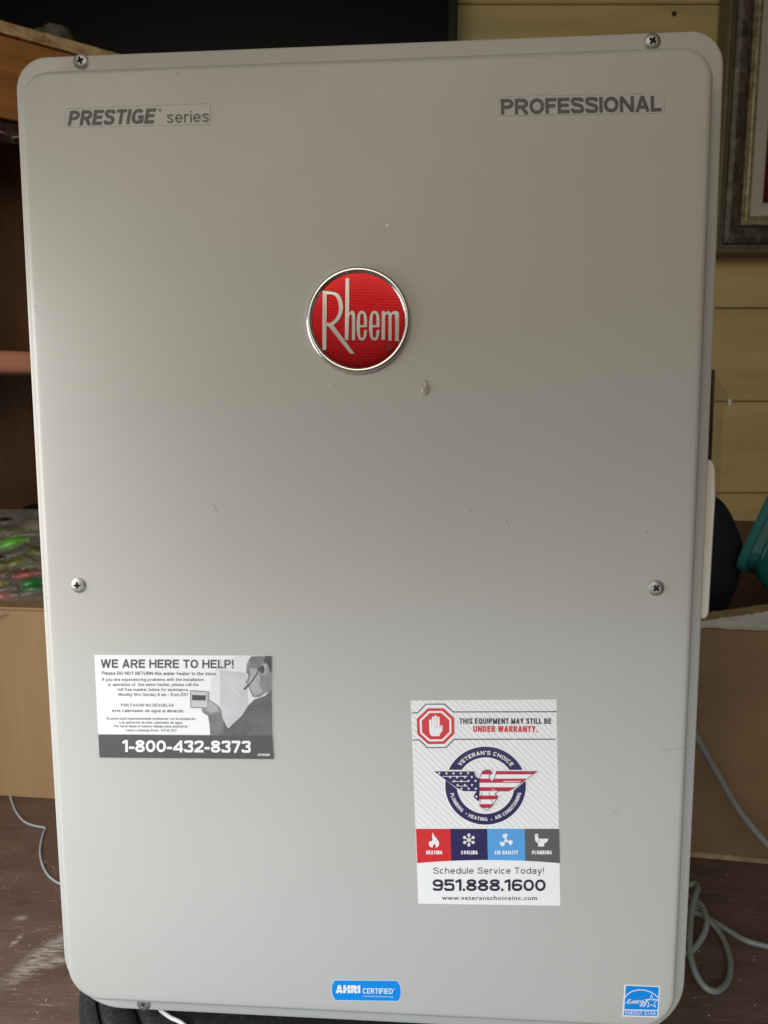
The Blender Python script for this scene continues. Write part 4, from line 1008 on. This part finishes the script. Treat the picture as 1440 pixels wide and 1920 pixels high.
def strip(name, pts, thick, m, par, rag=0.0, seed=0.0):
    """pts: quad bl, br, tr, tl in world; becomes a thin board with ragged long edges"""
    bl, br, tr, tl = [Vector(p) for p in pts]; nrm = (br-bl).cross(tl-bl).normalized()*thick; V = []; n = 30
    for i in range(n+1):
        t = i/n; a = bl.lerp(br, t); b = tl.lerp(tr, t); up = (b-a).normalized()
        e1 = rag*noise.noise(Vector((t*14, seed, 0))); e2 = rag*noise.noise(Vector((t*17, seed, 5)))
        a = a+up*e1; b = b+up*e2; V += [a, b, b+nrm, a+nrm]
    F_ = [(i*4+k, (i+1)*4+k, (i+1)*4+(k+1) % 4, i*4+(k+1) % 4) for i in range(n) for k in range(4)] + [(3, 2, 1, 0), tuple(n*4+k for k in range(4))]
    o = mesh_obj(name, V, F_, m, None); o.parent = par; o.matrix_parent_inverse = (Matrix.Translation(par.location) @ Matrix.Rotation(par.rotation_euler.z, 4, 'Z')).inverted(); return o
yf = pa.y
strip('torn_liner', [P(1300, 1183, yf+.006), P(1460, 1185, yf+.002), P(1460, 1144, yf+.030), P(1300, 1168, yf+.012)], .0015, M['tornpaper'], cb2, .003, 1)
strip('folded_flap', [P(1290, 1173, yf+.014), P(1470, 1146, yf+.034), P(1470, 1128, yf+.065), P(1290, 1154, yf+.035)], -.004, M['kraftedge'], cb2, .003, 2)
strip('upright_flap', [P(1290, 1170, yf+.06), P(1322, 1170, yf+.06), P(1341, 694, yf+.06), P(1290, 690, yf+.06)], -.004, M['darkwood'], cb2, .001, 3)
# navy cloth bundle
NY = yf+.17; ctr = P(1296, 1060, NY); prof_px = [(930, 40), (945, 58), (965, 72), (985, 82), (1010, 93), (1030, 97), (1055, 97), (1085, 92), (1115, 83), (1150, 70), (1185, 60), (1300, 56)]
pxm = (P(1396, 1060, NY).x-ctr.x)/100; V = []; Fc = []; n = 40
prf = [(0.001, P(1296, 905, NY).z)] + [(r*pxm*.92, P(1296, v, NY).z) for v, r in prof_px]
prf = [(p.x, p.y) for p in catmull([(a, b, 0) for a, b in prf], 3)]
for i in range(n):
    a = 2*math.pi*i/n
    for r, z in prf:
        rr = r*(1+.02*noise.noise(Vector((math.cos(a)*2, math.sin(a)*2, z*20)))); V.append((rr*math.cos(a), rr*.8*math.sin(a), z-prf[-1][1]))
m_ = len(prf)
for i in range(n):
    for j in range(m_-1): Fc.append((i*m_+j, ((i+1) % n)*m_+j, ((i+1) % n)*m_+j+1, i*m_+j+1))
nb_ = mesh_obj('cloth_bundle', V, Fc, M['navycloth'], None, True); nb_.location = (ctr.x, NY, prf[-1][1]); tag(nb_, 'dark navy rounded cloth bundle standing in the right box', 'bundle')
# teal tub lying on its side
TYY = yf+.15; c0 = P(1392, 1068, TYY); c1 = P(1440, 968, TYY); e1 = (c1-c0).normalized(); e2 = Vector((-e1.z*-1, 0, 0)); e2 = Vector((e1.z, 0, -e1.x)); e3 = Vector((0, 1, 0)); ca_, sa_ = math.cos(R_(38)), math.sin(R_(38)); e2, e3 = e2*ca_-e3*sa_, e3*ca_+e2*sa_
tub = empty('plastic_tub', tuple(c0)); tag(tub, 'teal plastic tub tipped on its side in the right box', 'tub')
def tubpart(name, secs, m, rc=.02):
    V = []; Fc = []; n = 28
    for (t, l0_, l1_, hy) in secs:      # distance along e2, extent along e1, half depth
        cx, hw_ = (l0_+l1_)/2, (l1_-l0_)/2
        for k in range(n):
            a = 2*math.pi*k/n; ca, sa = math.cos(a), math.sin(a); sx_ = abs(ca)**.35*(1 if ca > 0 else -1); sy_ = abs(sa)**.35*(1 if sa > 0 else -1)
            V.append(e2*t + e1*(cx+hw_*sx_) + e3*(hy*sy_))
    for i in range(len(secs)-1):
        for k in range(n): Fc.append((i*n+k, i*n+(k+1) % n, (i+1)*n+(k+1) % n, (i+1)*n+k))
    Fc.append(tuple((len(secs)-1)*n+k for k in range(n)))
    return mesh_obj(name, V, Fc, m, tub)
tubpart('rim', [(.004, .004, .196, .056), (0, 0, .2, .06), (0, -.002, .202, .062), (.003, -.003, .203, .063), (.010, -.003, .203, .063), (.011, 0, .2, .061)], M['teal_rim_lit'])
tubpart('tub_wall', [(.0112, .002, .198, .059), (.016, .004, .196, .058), (.021, .005, .195, .057), (.022, .003, .197, .058), (.024, .003, .197, .058), (.026, -.002, .197, .057), (.11, -.055, .19, .056)], M['teal'])
# torn film
fp = [(1341, 697), (1352, 716), (1360, 732), (1368, 748), (1366, 762), (1357, 764), (1354, 810), (1352, 860), (1350, 935), (1336, 935), (1336, 697)]
V = [P(u, v, yf+.052+.006*noise.noise(Vector((u*.1, v*.03, 0)))) for u, v in fp]
pf = mesh_obj('plastic_sheet', V, tess(fp), M['film']); tag(pf, 'torn clear plastic sheet hanging beside the upright flap against the yellow wall', 'plastic sheet')
kb = blob('tape_knot', P(1368, 755, yf+.048), (.0025, .002, .005), M['whitecord'], 1); kb.parent = pf

# cream cover on the heater's right side
cp = [(1300, 861), (1330, 861.5), (1335, 864), (1339, 871), (1341, 882), (1341.5, 930), (1335, 1040), (1329, 1148), (1326, 1156), (1322, 1160), (1296, 1161)]
V = []; n = len(cp)
for dpt, sh in ((-.016, 1.5), (-.0145, 0), (-.030, 0)):
    for (u, v) in cp: V.append(L(u-sh, v+(sh if v < 1000 else -sh), dpt))
Fc = [t for t in tess(cp)] + [(r*n+i, r*n+(i+1) % n, (r+1)*n+(i+1) % n, (r+1)*n+i) for r in range(2) for i in range(n)]
V = []
for dpt, sh in ((-.0145, 1.8), (-.0152, .6), (-.0165, 0), (-.032, 0)):
    for (u, v) in cp: V.append(L(u-sh, v+(sh if v < 1000 else -sh), dpt))
Fc = [t for t in tess(cp)] + [(r*n+i, r*n+(i+1) % n, (r+1)*n+(i+1) % n, (r+1)*n+i) for r in range(3) for i in range(n)]
o = mesh_obj('side_cover', V, Fc, M['cream'], heater); o['label'] = 'narrow cream plastic cover on the right side'

# ------------------------------------------------------------------ cables
zq = lambda x, y: (1180+x/3.31, 1340+y/3.31)
cable1 = [(0.19, .735, .36), (0.24, .765, .35), P(1270, 1318, .80), P(1309, 1388, .81), P(1345, 1450, .82), P(1385, 1518, .82), P(1440, 1585, .81), P(1520, 1665, .79), PF(1620, 1755, .004), PF(1760, 1780, .004)]
tag(tube('cable', cable1, .0040, M['cablegrey']), 'grey cable slanting down in front of the worn brown box', 'cable', 'grey cables at the right')
def cf(x, y, z): u, v = zq(x, y); return PF(u, v, z)
coil = [cf(1100, 1500, .004), cf(861, 1440, .004), cf(720, 1400, .0045), cf(600, 1330, .0045), cf(500, 1270, .006), cf(430, 1235, .012), cf(380, 1222, .016), cf(330, 1200, .016), cf(320, 1120, .018),
        cf(370, 1130, .022), cf(415, 1155, .024), cf(455, 1195, .024), cf(481, 1270, .022), cf(468, 1350, .016), cf(425, 1425, .010), cf(385, 1465, .006), cf(330, 1470, .004), cf(290, 1400, .010), cf(300, 1250, .018),
        cf(380, 1190, .016), cf(440, 1215, .012), cf(490, 1270, .010), cf(555, 1345, .006), cf(603, 1440, .0045), cf(628, 1550, .0045), cf(612, 1650, .006), cf(555, 1710, .010), cf(490, 1705, .014), cf(430, 1640, .018), cf(390, 1540, .024), cf(374, 1430, .030), cf(378, 1300, .036), cf(393, 1180, .042), cf(416, 1110, .046), cf(424, 1070, .046), cf(405, 1048, .046), cf(350, 1060, .046)]
tag(tube('cable', coil, .0030, M['cablegrey'], n=12, smoothpath=7), 'loosely coiled grey cable lying on the floor right of the heater', 'cable', 'grey cables at the right')
lc = [PF(18, 1488, .0015), PF(22, 1502, .0015), PF(30, 1522, .0015), PF(45, 1540, .0015), (PF(64, 1548, .0015)), PF(80, 1551, .0015), PF(85, 1554, .0015), PF(81, 1563, .0015), PF(77, 1580, .0015), PF(75, 1598, .0015), PF(79, 1620, .0015), PF(88, 1638, .0015), PF(100, 1650, .002), PF(116, 1658, .004), PF(140, 1664, .004)]
tag(tube('thin_cord', lc, .0013, M['cablelight'], n=8, smoothpath=5), 'thin pale cord curling over the floor between left box and heater', 'cord')

# ------------------------------------------------------------------ black plastic lid under the heater
zl = .070; lx = P(139, 1915, .60).x + .235
lid = empty('black_plastic_base', (lx, .66, 0)); tag(lid, 'round black scuffed plastic base the heater stands on', 'base')
def lathez(name, prof, m, par, n=96):
    V = []; Fc = []; k = len(prof)
    for i in range(n):
        a = 2*math.pi*i/n
        for r, z in prof: V.append((r*math.cos(a), r*math.sin(a), z))
    for i in range(n):
        for j in range(k-1): Fc.append((i*k+j, ((i+1) % n)*k+j, ((i+1) % n)*k+j+1, i*k+j+1))
    return mesh_obj(name, V, Fc, m, par, True)
R0 = .235
lathez('base_body', [(R0-.03, 0.001), (R0-.006, .012), (R0, .03), (R0, zl-.012), (R0-.003, zl-.004), (R0-.010, zl-.001), (R0-.013, zl-.002)], M['blackp'], lid)
lathez('lid', [(R0-.0135, zl-.007), (R0-.016, zl-.003), (R0-.020, zl), (R0-.036, zl+.001), (R0-.039, zl-.001), (R0-.040, zl-.006), (R0-.041, zl-.006), (R0-.043, zl+.001), (R0-.05, zl+.004), (.10, zl+.008), (.001, zl+.008)], M['blackp'], lid)
a = [PF(300, 1893, zl+.010), PF(310, 1901, zl+.010), PF(322, 1909, zl+.010), PF(336, 1915, zl+.010), PF(350, 1926, zl+.010)]
o = tube('scuffed_ridge', a, .0016, M['whitecord'], None, n=8, smoothpath=4); o.parent = lid; o.matrix_parent_inverse = Matrix.Translation(-lid.location)
foot = [P(590, 1890, .60), P(603, 1908, .58), P(612, 1920, .57), P(625, 1940, .56)]
tag(tube('white_cord', foot, .0032, M['whitecord'], n=10), 'short end of white cord under the bottom edge of the heater', 'cord')
# heater feet on the base
for sx_ in (-.15, .15): box('foot', sx_-.03, sx_+.03, .05, .18, -.030, .0055, M['casing'], heater, bev=.003)

# grit on the floor
bm = bmesh.new()
for k in range(90):
    if k < 65: p = PF(random.uniform(0, 125), random.uniform(1600, 1915), 0)
    else: p = PF(random.uniform(1290, 1440), random.uniform(1640, 1915), 0)
    r = random.uniform(.0003, .0008)*(1.5 if k % 17 == 0 else 1)
    bmesh.ops.create_icosphere(bm, subdivisions=1, radius=r, matrix=Matrix.Translation((p.x, p.y, r*.6)) @ Matrix.Diagonal((random.uniform(.6, 1.8), random.uniform(.6, 1.4), .7, 1)))
M['grit'] = mat('pale_grit', (.55, .45, .36), .8, noise_amt=.5, nscale=60)
tag(bm_obj('grit', bm, M['grit']), 'tiny pale grit scattered over the brown floor', 'grit', kind='stuff')
